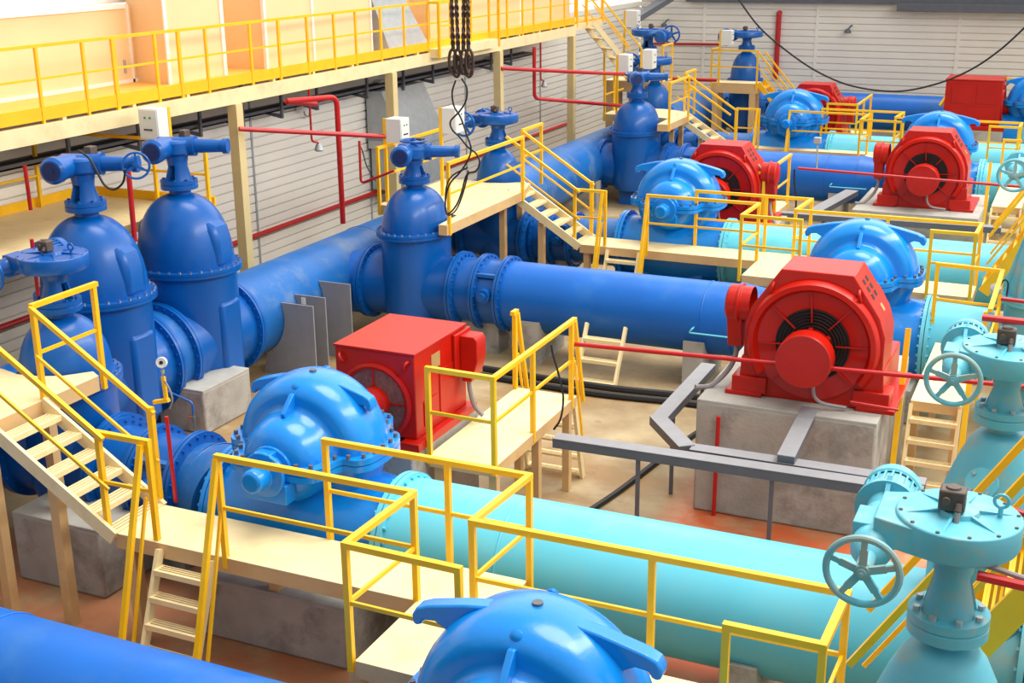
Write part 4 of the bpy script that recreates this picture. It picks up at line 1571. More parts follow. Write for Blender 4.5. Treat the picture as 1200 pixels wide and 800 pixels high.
# ---- row G (against the back wall)
rt, P = pipe_thing('suction_pipe', 'blue pipe in front of the back wall ending behind the far right pumps', [(-12.4, 46.6, 1.2), (-4.4, 46.6, 1.2)], 0.62, PIPEBLUE)
saddle(P, -8.0, 46.6, 0.62, 1.2)
saddle(P, -5.0, 46.6, 0.62, 1.2)
make_pump('bright-blue pump at the right edge near the back wall, right of the square red motor', (-1.55, 43.6, 0.0))
mo = make_box_motor('square red motor near the back wall at the right edge, flat panels facing forward', (-3.9, 43.2, 1.25))
mo.rotation_euler = (0, 0, PI / 2)
mo.scale = (1.25, 1.25, 1.32)
mo.location = (-2.55, 43.6, 1.25)

# ------------------------------------------------------------------ plinths
concrete_block('concrete_plinth', 'dark concrete block under the near cream deck, behind its legs', -11.1, -9.78, 10.02, 11.7, 0.88)
concrete_block('concrete_plinth', 'concrete block below the left centre pump under the near walkway', -8.25, -6.4, 9.85, 12.1, 0.72)
concrete_block('concrete_plinth', 'concrete block carrying the square red motor at left centre', -8.25, -6.85, 12.2, 14.0, 1.45)
concrete_block('concrete_plinth', 'large grey concrete block carrying the large round red motor', -4.21, -1.92, 15.05, 17.9, 1.57)
concrete_block('concrete_plinth', 'concrete block below the centre right pump', -4.1, -2.0, 19.3, 21.3, 0.55)
concrete_block('concrete_plinth', 'concrete block carrying the hooded red motor behind the second left pump', -8.1, -5.85, 26.1, 28.2, 1.3)
concrete_block('concrete_plinth', 'grey concrete block carrying the upper right round red motor', -4.6, -1.9, 28.6, 31.4, 1.38)
concrete_block('concrete_plinth', 'concrete block carrying the farthest hooded red motor', -8.7, -6.5, 38.7, 40.7, 1.22)
concrete_block('concrete_plinth', 'concrete block carrying the square red motor near the back wall', -4.4, -2.4, 42.8, 44.5, 1.25)
concrete_block('concrete_plinth', 'concrete block under the second left pump', -8.5, -6.4, 23.9, 25.6, 0.55)

# ------------------------------------------------------------------ walkways: the same unit three times
def unit(dx, dy, L, full=True):
    X = lambda x: x + dx

    def Y(y):
        return y + dy

    def XY(pts):
        return [(X(a), Y(b)) for a, b in pts]
    # low walkway in front of the left pump with a leg across to the front pump
    dy_ = dy
    dy = dy_ + L.get('wdy', 0)
    rt = thing('walkway', L['walk'], 'walkway', (X(-6.5), Y(9.7), 0))
    P = Sub(rt)
    deck(P, XY([(-8.87, 9.33), (-5.25, 9.33), (-5.25, 8.2), (-1.25, 8.2), (-1.25, 9.05), (-4.45, 9.05), (-4.45, 10.1), (-8.87, 10.1)]), W)
    rail_run(P, XY([(-6.7, 10.12), (-4.43, 10.12), (-4.5, 9.03), (-1.27, 9.05), (-1.29, 8.2), (-2.0, 8.2)]), XY([(-6.7, 10.12), (-5.3, 10.12), (-4.43, 10.12), (-4.5, 9.03), (-2.85, 9.04), (-1.27, 9.05), (-1.29, 8.2), (-2.0, 8.2)]), W)
    rail_run(P, XY([(-7.46, 9.35), (-5.26, 9.35), (-5.3, 8.22), (-4.22, 8.2)]), XY([(-7.46, 9.35), (-5.26, 9.35), (-5.3, 8.22), (-4.22, 8.2)]), W)
    rail_run(P, XY([(-9.0, 9.38), (-8.35, 9.38)]), XY([(-9.0, 9.38), (-8.35, 9.38)]), W)
    if full:
        legs(P, XY([(-8.75, 9.45), (-7.3, 9.95), (-5.35, 8.4), (-4.6, 9.9)]), W - 0.17)
    else:
        legs(P, XY([(-8.75, 9.45), (-4.6, 9.9)]), W - 0.17)
    # step ladder from the walkway to the floor
    flight('step_ladder', L['ladder'], (X(-7.93), Y(9.3), W - 0.05), (X(-7.93), Y(8.78), 0.0), (0.66, 0, 0), 5, rails=(0, 0), cat='ladder', tread_w=0.14, str_h=0.1)
    rt = thing('ladder_handrail', L['lrail'], 'handrail', (X(-8.0), Y(8.7), 0))
    P = Sub(rt)
    for x in (-8.4, -7.46):
        mb = MB()
        mb.bar((X(x), Y(9.33), W + 1.08), (X(x), Y(8.62), 0.02), 0.055, 0.055)
        P('handrail', mb, YELLOW)
        mb = MB()
        mb.bar((X(x), Y(9.33), W + 0.5), (X(x), Y(8.82), 0.02), 0.03, 0.03)
        P('mid_rail', mb, YELLOW)
    dy = dy_
    # stairs up to the valve deck
    r_, P = flight('staircase', L['stairs'], (X(-10.47), Y(9.71), W + 0.97), (X(-8.87), Y(9.71), W - 0.05), (0, 0.8, 0), 6, rails=(1, 1), rail_h=1.12, tread_w=0.2)
    mb = MB()
    mb.bar((X(-8.92), Y(10.12), W - 0.15), (X(-8.92), Y(10.12), W + 1.14), 0.07, 0.06)
    P('post', mb, YELLOW)
    # valve deck
    rt = thing('valve_deck', L['deck'], 'platform', (X(-11.2), Y(10.2), 0))
    P = Sub(rt)
    sx, sy = L.get('vx', 0), L.get('vy', 0)
    poly = [(-12.2, 9.3), (-10.45, 9.3), (-10.45, 11.02), (-10.62, 11.12 + sy), (-10.85, 10.85 + sy), (-11.1, 10.73 + sy), (-11.4, 10.68 + sy), (-11.7, 10.76 + sy), (-12.2, 10.76 + sy)]
    zd = W + 1.0
    if 'ext' in L:
        poly = [(a - dx, b - dy) for a, b in L['ext']]
    deck(P, XY(poly), zd, 0.19)
    hr = rail_run(P, XY([(-10.47, 10.15), (-10.47, 11.15)]), XY([(-10.47, 10.15), (-10.47, 11.12)]), zd, low=0.2)
    if full:
        rail_run(P, XY([(-10.47, 9.3), (-12.2, 9.3)]), XY([(-12.15, 9.3)]), zd)
    else:
        e = L['ext']
        rail_run(P, [(e[0][0], e[0][1] + dy + 9.3 - e[1][1] + e[1][1] - dy - 9.3 + 0.1), (e[0][0], dy + 9.3)], [(e[0][0], e[0][1] + 0.1), (e[0][0], dy + 9.28)], zd, low=0.2)
        rail_run(P, [(e[-4][0] + 0.05, e[-4][1]), (e[-5][0] + 0.05, e[-5][1])], [(e[-4][0] + 0.05, e[-4][1]), (e[-5][0] + 0.05, (e[-4][1] + e[-5][1]) / 2)], zd, low=0.2)
    legs(P, XY([(-9.75, 9.45)]), W + 0.36)
    legs(P, XY([(-10.6, 9.4), (-10.6, 10.3), (-12.0, 9.4)]), zd - 0.19)
    # cross walkway beside the left motor
    rt = thing('cross_walkway', L['cross'], 'walkway', (X(-6.35), Y(13.8), 0))
    P = Sub(rt)
    deck(P, XY([(-6.8, 12.5), (-5.9, 12.5), (-5.9, 15.1), (-6.8, 15.1)]), W, 0.15)
    rail_run(P, XY([(-6.79, 12.52), (-5.92, 12.5), (-5.92, 15.05)]), XY([(-6.79, 12.52), (-5.92, 12.5), (-5.92, 13.65), (-5.92, 14.95)]), W)
    if full:
        rail_run(P, XY([(-6.79, 15.0), (-6.79, 15.1)]), XY([(-6.79, 15.05)]), W, mid=False)
    legs(P, XY([(-6.7, 12.6), (-5.98, 12.62), (-5.98, 13.9), (-5.98, 14.95), (-6.7, 14.95)]), W - 0.15, s=0.1)
    if full:
        flight('step_ladder', L['ladder2'], (X(-6.36), Y(15.12), W - 0.08), (X(-6.36), Y(15.45), 0.0), (-0.84, 0, 0), 5, rails=(1, 1), cat='ladder', tread_w=0.13, str_h=0.09, rail_h=1.15, mid=True)
    return


unit(0, 0, dict(walk='near cream walkway in front of the left centre pump, yellow rails both sides', ladder='cream step ladder from the near walkway down toward the blue pipe', lrail='pair of sloping yellow ladder rails at the near walkway',
                stairs='cream grated staircase from the near valve deck to the near walkway, bottom left', deck='near cream valve deck at the left edge around the geared blue valve',
                cross='cream cross walkway right of the square red motor at left centre', ladder2='cream step ladder under the cross walkway by the grey cable beam'))
unit(-0.2, 14.0, dict(walk='middle cream walkway in front of the second left pump', ladder='short cream step ladder between the middle walkway and the plain blue pipe', lrail='pair of sloping yellow ladder rails at the middle walkway',
                      stairs='cream staircase from the middle valve deck by the hanging black cable', deck='middle cream valve deck under the hanging slings', ext=[(-10.3, 19.9), (-10.3, 23.3), (-10.5, 24.15), (-10.75, 24.2), (-11.0, 24.0), (-11.4, 23.88), (-11.8, 24.0), (-12.4, 24.0), (-12.4, 21.05), (-11.2, 21.05), (-10.52, 20.75), (-10.47, 19.9)],
                      cross='cream cross walkway left of the upper right round motor', ladder2='cream step ladder on the upper cross walkway'), full=False)
unit(-0.3, 25.9, dict(wdy=1.15, walk='far cream walkway in front of the far left pump', ladder='step ladder at the far walkway', lrail='pair of sloping yellow ladder rails at the far walkway',
                       stairs='small cream staircase from the far valve deck', deck='far cream valve deck behind the far tall domed valve', ext=[(-10.4, 33.3), (-10.4, 35.2), (-10.7, 36.05), (-10.9, 36.1), (-11.5, 36.35), (-12.0, 36.3), (-12.5, 36.35), (-12.8, 36.3), (-12.8, 34.7), (-11.5, 34.7), (-10.75, 34.45), (-10.7, 33.3)],
                       cross='far cream cross walkway near the farthest pumps', ladder2='far step ladder'), full=False)

flight('step_ladder', 'little cream step ladder standing under the plain blue pipe beside the dark hoses', (-7.1, 19.55, 0.95), (-7.1, 19.0, 0.0), (0.7, 0, 0), 3, rails=(0, 0), cat='ladder', tread_w=0.16, str_h=0.1)
# valve landings and the yellow ship stairs on the right
for dy, dx, lb in ((0, 0, 'steep yellow ship stairs at the bottom right beside the front cyan valve'), (14.4, -0.2, 'steep yellow ship stairs beyond the second cyan valve, upper right')):
    r_, P = flight('ship_stairs', lb, (0.35 + dx, 8.62 + dy, W + 2.35), (-1.1 + dx, 8.62 + dy, W), (0, -0.84, 0), 10, rails=(1, 1), mat_=YELLOW, rail_h=1.0, tread_w=0.17, str_h=0.2)

for dy, dx, lb in ((0, 0, 'yellow top landing of the near ship stairs, mostly beyond the right edge'), (14.4, -0.2, 'yellow top landing of the far ship stairs beyond the right edge')):
    rt = thing('stair_landing', lb, 'platform', (1.2 + dx, 8.62 + dy, 0))
    P = Sub(rt)
    deck(P, [(0.38 + dx, 8.2 + dy), (2.4 + dx, 8.2 + dy), (2.4 + dx, 9.04 + dy), (0.38 + dx, 9.04 + dy)], W + 2.35, 0.15, YELLOW)
    legs(P, [(0.6 + dx, 8.3 + dy), (2.3 + dx, 8.3 + dy), (0.6 + dx, 8.95 + dy), (2.3 + dx, 8.95 + dy)], W + 2.2, YELLOW, 0.1)

# landing beside the large round motor (right side), with its front step ladder
for dy, dx, a, b in ((0, 0, 'cream landing with step front behind the second cyan hand wheel', 'cream step ladder on the landing behind the second cyan hand wheel'), (13.6, -0.05, 'cream landing at the upper right edge below a cyan hand wheel', 'cream step ladder of the upper right landing')):
    rt = thing('landing', a, 'walkway', (-1.4 + dx, 18.2 + dy, 0))
    P = Sub(rt)
    deck(P, [(-1.72 + dx, 16.68 + dy), (-1.08 + dx, 16.68 + dy), (-1.08 + dx, 19.4 + dy), (-1.72 + dx, 19.4 + dy)], W, 0.14)
    legs(P, [(-1.66 + dx, 16.8 + dy), (-1.14 + dx, 16.8 + dy), (-1.66 + dx, 19.3 + dy)], W - 0.14, s=0.09)
    rail_run(P, [(-1.84 + dx, 19.9 + dy), (-0.9 + dx, 19.82 + dy), (-0.9 + dx, 17.6 + dy)] if dy == 0 else [(-1.75 + dx, 19.4 + dy), (-0.9 + dx, 19.4 + dy)], [(-1.84 + dx, 19.9 + dy), (-0.9 + dx, 19.82 + dy), (-0.95 + dx, 17.6 + dy)] if dy == 0 else [(-1.75 + dx, 19.4 + dy), (-0.9 + dx, 19.4 + dy)], W, low=0.3)
    r_, P = flight('step_ladder', b, (-1.4 + dx, 16.68 + dy, W - 0.04), (-1.4 + dx, 16.2 + dy, 0.0), (0.62, 0, 0), 5, rails=(0, 0), cat='ladder', tread_w=0.14, str_h=0.1)
    mb = MB()
    mb.bar((-1.83 + dx, 16.65 + dy, W + 1.0), (-1.83 + dx, 16.1 + dy, 0.0), 0.07, 0.06)
    P('handrail', mb, YELLOW)
    mb = MB()
    mb.bar((-1.0 + dx, 16.65 + dy, W + 1.0), (-1.0 + dx, 16.1 + dy, 0.0), 0.07, 0.06)
    P('handrail', mb, YELLOW)

# ------------------------------------------------------------------ grey cable channels between the rows
def channel(label, a, b, w=0.2, h=0.11, legs_=(), group='grey cable channels on the open floor'):
    a, b = Vector(a), Vector(b)
    rt = thing('cable_channel', label, 'cable channel', (a.x, a.y, 0), 0, group)
    P = Sub(rt)
    mb = MB()
    mb.bar(a - Vector((0, 0, h / 2)), b - Vector((0, 0, h / 2)), w, h)
    P('trough', mb, DARKSTEEL)
    mb = MB()
    mb.bar(a + Vector((0, 0, 0.004)), b + Vector((0, 0, 0.004)), w + 0.012, 0.008)
    P('cover', mb, STEEL)
    for t in legs_:
        p = a.lerp(b, t)
        mb = MB()
        mb.bar((p.x, p.y - 0.06, 0), (p.x, p.y - 0.06, a.z - h), 0.05, 0.03)
        P('leg', mb, DARKSTEEL)


channel('long grey cable channel on thin legs from the cross walkway past the concrete block', (-5.62, 13.66, W), (-1.2, 13.78, W), 0.2, 0.12, (0.25, 0.62))
channel('pale grey cable channel strip lying against the long one before the concrete block', (-3.95, 13.98, W), (-1.2, 14.02, W), 0.2, 0.1, ())
channel('grey cable channel running back along the left side of the concrete block', (-4.62, 14.75, W), (-4.62, 17.1, W), 0.2, 0.12, (0.3, 0.9))
channel('short slanting grey cable channel joining two others at a corner', (-4.66, 14.8, W + 0.012), (-4.0, 13.95, W + 0.012), 0.2, 0.12, ())
channel('grey cable channel leading up to the foot of the large round motor', (-2.78, 13.9, W + 0.1), (-2.78, 15.25, W + 0.24), 0.2, 0.1, ())
channel('pale cable channel in front of the upper right motor block', (-6.0, 27.9, W), (-1.4, 28.1, W), 0.24, 0.12, (0.2, 0.9))
channel('grey cable channel slanting to the upper right round motor', (-5.35, 28.4, W), (-5.0, 31.0, W), 0.3, 0.12, ())

# ------------------------------------------------------------------ control boxes
p1 = at(182, 163, y=16.3)
control_box('grey control box with two green lamps on the yellow post above the tall domed valves', (p1.x, 16.3), p1.z, w=0.26, d=0.38, h=0.5, rotz=-PI / 2, zpost=ZT, back=True)
control_box('pale grey control box left of the middle tall valve actuator', (-12.15, 21.5), 3.52, w=0.33, d=0.34, h=0.46, zpost=2.2)
control_box('pale grey control box behind the hanging black cable loop', (-11.45, 22.5), 3.6, w=0.3, d=0.4, h=0.5, zpost=2.35)
p1 = at(729, 80, y=35.0)
control_box('grey control box left of two above the far tall valve', (p1.x + 0.1, 35.0), p1.z - 0.1, w=0.3, d=0.4, h=0.5, zpost=2.3)
p1 = at(757, 76, y=36.0)
control_box('grey control box right of two above the far tall valve', (p1.x + 0.1, 36.0), p1.z - 0.1, w=0.3, d=0.4, h=0.55, zpost=2.3)
p1 = at(738, 32, y=41.0)
control_box('white control box near the end of the mezzanine by the back wall', (p1.x + 0.1, 41.0), p1.z - 0.0, w=0.4, d=0.35, h=0.55, zpost=2.3)
p1 = at(852, 53, y=43.2)
control_box('white control box on the small far platform by the back wall', (p1.x, 43.2), p1.z, w=0.36, d=0.3, h=0.5, zpost=2.3)

# ------------------------------------------------------------------ far platforms
def small_platform(label, x0, x1, y0, y1, z, rails, posts, stair=None, slabel=None, smat=None):
    rt = thing('platform', label, 'platform', ((x0 + x1) / 2, (y0 + y1) / 2, 0))
    P = Sub(rt)
    deck(P, [(x0, y0), (x1, y0), (x1, y1), (x0, y1)], z, 0.35)
    legs(P, [(x0 + 0.15, y0 + 0.1), (x1 - 0.15, y0 + 0.1), (x0 + 0.15, y1 - 0.1), (x1 - 0.15, y1 - 0.1)], z - 0.35, s=0.18)
    for path in rails:
        rail_run(P, path, posts, z, low=0.2)
        posts = []
    if stair:
        flight('staircase', slabel, stair[0], stair[1], stair[2], 6, rails=(1, 1), mat_=smat or YELLOW, rail_h=1.0)


zf = 2.35
v, zt = gate_valve('gate_valve', 'blue geared valve on the small far platform against the back wall', (-11.25, 45.0, 0), PP, 2.3, 0.55, 0.95, 0.5, 0.72, 0.0, BLUE, n_ring=16, yoke_h=0.3)
gearbox(v, zt, BLUE, R=0.55, wheel=0.3, worm=0.62)
small_platform('small cream far platform with a blue valve and white box near the back wall', -12.1, -10.5, 43.6, 44.35, zf, [[(-10.5, 43.6), (-12.1, 43.6), (-12.1, 44.6)]], [(-10.5, 43.6), (-12.1, 43.6), (-12.1, 44.6)], ((-10.5, 44.2, zf), (-9.3, 44.2, 1.0), (0, 0.8, 0)), 'yellow staircase on the right of the small far platform')
# far end of the header: valve with its platform below the gallery stairs
v, zt = gate_valve('gate_valve', 'blue geared valve on the cream platform at the foot of the gallery stairs', (-13.3, 40.2, 0), ZH, 2.55, 0.6, 1.0, 0.6, 0.8, PI / 2, BLUE, n_ring=16, yoke_h=0.35)
gearbox(v, zt, BLUE, motor_dir=(-1, 0, 0), arm_dir=(0, -1, 0), R=0.55, wheel=0.3, worm=0.62)
zp_ = 2.9
small_platform('cream platform at the foot of the gallery stairs near the back wall', -14.1, -12.2, 38.3, 39.4, zp_, [[(-12.2, 38.3), (-12.2, 39.3)]], [(-12.2, 38.3), (-12.2, 39.3), (-14.1, 38.3)], ((-14.25, 37.2, ZD - 0.05), (-13.1, 37.2 + 1.2, zp_), (0.55, -0.45, 0)), 'cream staircase from the mezzanine end down to the small platform', CREAM)

rt = thing('guard_rail', 'yellow guard rail with sloping ladder rails behind the square red motor by the back wall', 'railing', (-3.4, 45.4, 0))
P = Sub(rt)
q0, q1 = at(1124, 91, y=45.2), at(1230, 92, y=45.2)
mb = MB()
mb.bar(q0, Vector((q1.x, q0.y, q0.z)), 0.1, 0.1)
P('handrail', mb, YELLOW)
for k, (a_, b_) in enumerate((((1124, 91), (1102, 124)), ((1128, 92), (1112, 124)))):
    mb = MB()
    mb.bar(at(*a_, y=45.2 - 0.05 * k), at(*b_, y=44.6 - 0.05 * k), 0.09, 0.09)
    P('ladder_rail', mb, YELLOW)
for px in (1118, 1165, 1210):
    q = at(px, 91, y=45.2)
    mb = MB()
    mb.box(q.x - 0.05, q.x + 0.05, 45.15, 45.25, 0.0, q0.z)
    P('post', mb, YELLOW)

# ------------------------------------------------------------------ red conduits
R3 = 0.035
red_line('red conduit from the wall toward the middle control box, with its end near the box', [at(280, 151, x=-14.1), at(455, 160, y=21.4)], 0.045, name='red_pipe', cat='pipe')
q = at(402, 262, x=-13.6)
red_line('thick red pipe dropping with a bend from the mezzanine to the header pipe', [at(370, 122, x=-14.1), Vector((-13.9, 20.3, 4.36)), Vector((q.x, q.y, 4.3)), Vector((q.x, q.y, 1.75))], 0.055, 0.2, name='red_pipe', cat='pipe')
a, b = at(300, 276, x=XL + 0.15), at(662, 145, x=XL + 0.15)
red_line('long red pipe low along the left wall siding', [Vector((a.x, 12, a.z)), Vector((b.x, 41, a.z))], 0.055, name='red_pipe', cat='pipe')
red_line('red pipe vertical beside the first tall valve', [at(150, 195, y=14.8), at(158, 283, y=14.8)], 0.04, name='red_pipe', cat='pipe')
a, b = at(587, 80, x=-14.2), at(731, 87, y=34.8)
red_line('red pipe from the third mezzanine column to the far control boxes', [a, b], 0.05, name='red_pipe', cat='pipe')
a, b, c = at(626, 55, x=-14.0), at(627, 115, x=-14.0), at(731, 124, y=34.9)
red_line('red pipe dropping from the mezzanine then turning toward the far tall valve', [a, Vector((a.x, a.y, b.z)), c], 0.05, 0.15, name='red_pipe', cat='pipe')
a, b = at(755, 51, y=YB - 0.1), at(845, 52, y=YB - 0.1)
red_line('red pipe across the back wall cladding', [a, b], 0.045, name='red_pipe', cat='pipe')
a, b = at(913, 15, y=YB - 0.1), at(909, 92, y=YB - 0.1)
red_line('vertical red pipe on the back wall', [a + Vector((0.05, -0.1, 0)), a, Vector((a.x, a.y, b.z))], 0.1, name='red_pipe', cat='pipe')
a, b = at(775, 92, y=42), at(840, 94, y=42)
red_line('red pipe low in front of the back wall left of the small far platform', [a, b], 0.06, name='red_pipe', cat='pipe')
red_line('red pipe passing in front of the large round motor to the second cyan valve', [(-5.95, 15.0, W + 0.77), (6.0, 15.6, W + 0.95)], 0.03, name='red_pipe', cat='pipe')
a = at(960, 228, y=29.0)
red_line('red pipe passing in front of the upper right round motor', [at(935, 197, y=28.0), at(1200, 219, y=28.2)], 0.03, name='red_pipe', cat='pipe')
red_line('short red pipe along the foot of the large round motor', [(-2.3, 15.3, 1.72), (-1.72, 15.35, 1.68)], 0.018)
red_line('red upright pipe with a metal tip against the concrete block front', [at(842, 488, y=14.98), at(836, 605, y=14.98)], 0.028)
red_line('red conduit curving from the front cyan valve switch box to the right edge', [at(1145, 674, y=7.0), at(1180, 682, y=7.0), at(1215, 690, y=7.0), at(1215, 690, y=7.0) + Vector((5, 0, 0))], 0.03, 0.1)
red_line('red conduit from the front cyan valve motor to the right edge', [at(1134, 584, y=7.9), at(1165, 592, y=7.9), at(1215, 606, y=7.9), at(1215, 606, y=7.9) + Vector((5, 0, 0))], 0.022, 0.1)
red_line('red conduit from the second cyan valve motor to the right edge', [at(1151, 372, y=10.9), at(1215, 379, y=10.9), at(1215, 379, y=10.9) + Vector((5, 0, 0))], 0.03, 0.1)
red_line('red conduit above the second cyan valve, upper of two', [at(1173, 350, y=14), at(1215, 355, y=14), at(1215, 355, y=14) + Vector((5, 0, 0))], 0.022)
red_line('red conduit behind the near gauge, standing on the check valve', [at(195, 488, y=10.2), at(206, 588, y=10.2)], 0.022, 0.1)
red_line('red conduit loop on the rail post left of the middle tall valve', [at(421, 165, y=20.8), at(423, 215, y=20.8), at(462, 200, y=20.8)], 0.025, 0.1)
red_line('red conduit rising to the first tall valve beside the deck rail', [at(29, 194, y=14.0), at(36, 246, y=14.0)], 0.03)
red_line('red conduit rising beside the near geared valve', [at(37, 280, y=11.6), at(45, 350, y=11.6)], 0.025)

# ------------------------------------------------------------------ cables, slings, gauge, floor hoses
# wire-rope slings with hooks
YK = 19.5
for lbl, px0, px1, group in (('twisted dark steel rope sling, far left of the four hanging', 527, 531, 1), ('twisted dark steel rope sling, second of the four hanging', 532, 537, 1), ('twisted dark steel rope sling, third of the four hanging', 544, 543, 1), ('twisted dark steel rope sling, far right of the four hanging', 547, 549, 1)):
    rt = thing('rope_sling', lbl, 'sling', at(px1, 58, y=YK), 0, 'steel rope slings hanging over the hall')
    L0 = rt.location.copy()
    top = at(px0, -60, y=YK) - L0
    bot = Vector((0, 0, 0))
    for k in range(2):
        mb = MB()
        pts = []
        for i in range(90):
            t = i / 89
            c = top.lerp(bot, t)
            w = 2 * PI * t * 7 + k * PI
            pts.append(c + Vector((math.cos(w), math.sin(w), 0)) * (0.014 + 0.006 * math.sin(t * 23)))
        mb.tube(pts, 0.024, 7)
        mb.build('rope_strand', BROWN, rt)
    # spliced eye and shackle
    mb = MB()
    loop = []
    sx = 1 if px1 > 540 else -1
    for i in range(25):
        t = 2 * PI * i / 24
        loop.append(Vector((0.055 * math.sin(t) * 1.0 + 0.012 * sx, 0.03 * math.sin(t), -0.2 + 0.2 * math.cos(t))))
    mb.tube(loop, 0.026, 7)
    mb.build('spliced_eye', BROWN, rt)
    mb = MB()
    mb.cyl((0, 0, 0.08), (0, 0, -0.02), 0.032, n=12)
    mb.build('ferrule', BROWN, rt)
for lbl, px, py, fl in (('rusty lifting hook hanging from the left slings', 535, 84, 1), ('rusty lifting hook hanging from the right slings', 549, 84, -1)):
    o = at(px, py - 6, y=YK)
    mb = MB()
    pts = [(0, 0, 0.12), (0, 0, 0.02), (0.05 * fl, 0, -0.05), (0.045 * fl, 0, -0.13), (0, 0, -0.17), (-0.06 * fl, 0, -0.13), (-0.075 * fl, 0, -0.06)]
    mb.tube([o + Vector(p) for p in spline(pts, 6)], 0.024, 8)
    mb.torus(o + Vector((0, 0, 0.14)), (0, 1, 0), 0.045, 0.018, 20, 8)
    single('lifting_hook', lbl, 'hook', mb, BROWN, o)


def pxs(seq, y):
    return [at(a, b, y=y) for a, b in seq]


y0 = YK + 0.1
cable_line('black cable hanging in a figure of eight below the two lifting hooks', pxs([(538, 92), (531, 100), (531, 115), (541, 129), (545, 112), (542, 97), (537, 91)], y0)[:0] + pxs([(541, 92), (547, 103), (546, 118), (538, 131), (528, 142), (530, 152), (538, 160), (548, 172), (558, 180), (562, 190), (558, 200), (547, 205), (541, 225), (535, 240), (526, 250), (522, 244), (523, 228), (528, 214), (538, 203), (547, 190), (552, 175), (547, 158), (540, 138), (532, 124), (530, 108), (534, 94)], y0), 0.016)
cable_line('black cable end drooping in a narrow loop over the middle deck edge', pxs([(548, 196), (530, 206), (523, 220), (522, 245), (526, 252), (535, 245), (543, 225), (549, 200)], y0 - 0.3) + pxs([(538, 240), (545, 258), (551, 268), (549, 272)], y0 - 0.3)[:0], 0.014)
# long cable sagging before the back wall
cable_line('long thin black cable sagging across in front of the back wall', pxs([(863, -4), (890, 32), (925, 62), (960, 85), (1000, 101), (1050, 107), (1095, 99), (1135, 83), (1170, 60), (1202, 31), (1240, -8), (1290, -70)], 40.0), 0.028)
cable_line('thick black hose lying across the open concrete floor', [(-5.75, 12.7, 0.04), (-5.6, 13.6, 0.04), (-5.3, 15.0, 0.04), (-5.1, 16.4, 0.04), (-4.9, 17.6, 0.04), (-4.6, 18.8, 0.04)], 0.04, name='hose', cat='hose')
cable_line('pair of dark hoses lying below the plain blue pipe, nearer one', [(-9.2, 18.7, 0.05), (-7.0, 18.6, 0.05), (-5.4, 18.75, 0.05), (-4.4, 18.7, 0.05)], 0.06, name='hose', cat='hose')
cable_line('pair of dark hoses lying below the plain blue pipe, farther one', [(-9.2, 19.05, 0.05), (-7.0, 18.95, 0.05), (-5.4, 19.1, 0.05), (-4.4, 19.1, 0.05)], 0.06, name='hose', cat='hose')
cable_line('black cable hanging beside the rail of the near cross walkway', pxs([(646, 404), (648, 415), (655, 440), (660, 465), (657, 490), (649, 503)], 14.0), 0.014)
cable_line('grey hose rising behind the square red motor', pxs([(549, 443), (551, 458), (556, 475), (566, 487)], 13.7), 0.03, material=GREYCABLE, name='hose', cat='hose')
cable_line('dark cable looping from the first tall valve actuator', pxs([(92, 176), (104, 185), (113, 200), (122, 216), (133, 222), (144, 214), (147, 198)], 13.3), 0.016)
cable_line('thin cable hanging beside the red conduit left of the middle tall valve', pxs([(420, 166), (425, 178), (430, 195), (440, 212)], 20.9), 0.012)
cable_line('black cable drooping by the upper cross walkway rail', pxs([(931, 198), (931, 215), (933, 235), (931, 258)], 27.4), 0.02)

# pressure gauge on a yellow stand at the stairs
o = at(189, 425, y=10.2)
rt = thing('pressure_gauge', 'round white pressure gauge on a yellow bracket beside the near stairs', 'gauge', o)
mb = MB()
mb.lathe([(0, 0), (0.055, 0), (0.06, 0.01), (0.06, 0.045), (0.05, 0.05), (0.045, 0.042), (0, 0.042)], (0, 0.02, 0), (0.35, -0.9, 0.25), 28)
mb.build('case', BOXGREY, rt)
mb = MB()
mb.cyl((0.0145, -0.019, 0.0105), (0.0175, -0.026, 0.0125), 0.02, n=16)
mb.build('dial', BLACK, rt)
mb = MB()
mb.cyl((0, 0.01, -0.05), (0, 0.01, -0.16), 0.012, n=10)
mb.cyl((0, 0.01, -0.09), (0, 0.01, -0.12), 0.022, n=6)
mb.build('stem', CHROME, rt)
mb = MB()
mb.bar((0, 0.01, -0.16), (0.01, 0.01, -0.42), 0.04, 0.03)
mb.bar((0.05, 0.0, -0.42), (-0.15, 0.0, -0.47), 0.05, 0.04)
mb.build('bracket', YELLOW, rt)
mb = MB()
mb.tube(spline([(0.02, 0.0, -0.2), (0.08, 0.0, -0.3), (0.1, 0.0, -0.42), (0.05, 0.0, -0.52)], 6), 0.01, 8)
mb.build('hose', GREYCABLE, rt)
# small drain tap on the tapered pipe
o = at(228, 502, y=10.85)
rt = thing('drain_tap', 'thin blue tube and tap standing on the tapered blue pipe', 'tap', o)
mb = MB()
mb.cyl((0, 0, 0), (0, 0, 0.18), 0.014, n=8)
mb.cyl((0, 0, 0.09), (0, 0, 0.15), 0.024, n=8)
mb.build('stem', DARKSTEEL, rt)
mb = MB()
mb.bar((-0.06, 0, 0.13), (0.02, 0, 0.13), 0.02, 0.014)
mb.build('lever', RED, rt)
mb = MB()
mb.tube(fillet([(0, 0, 0.18), (0, 0, 0.32), (-0.35, 0.02, 0.4)], 0.04), 0.012, 8)
mb.build('tube', BLUE, rt)
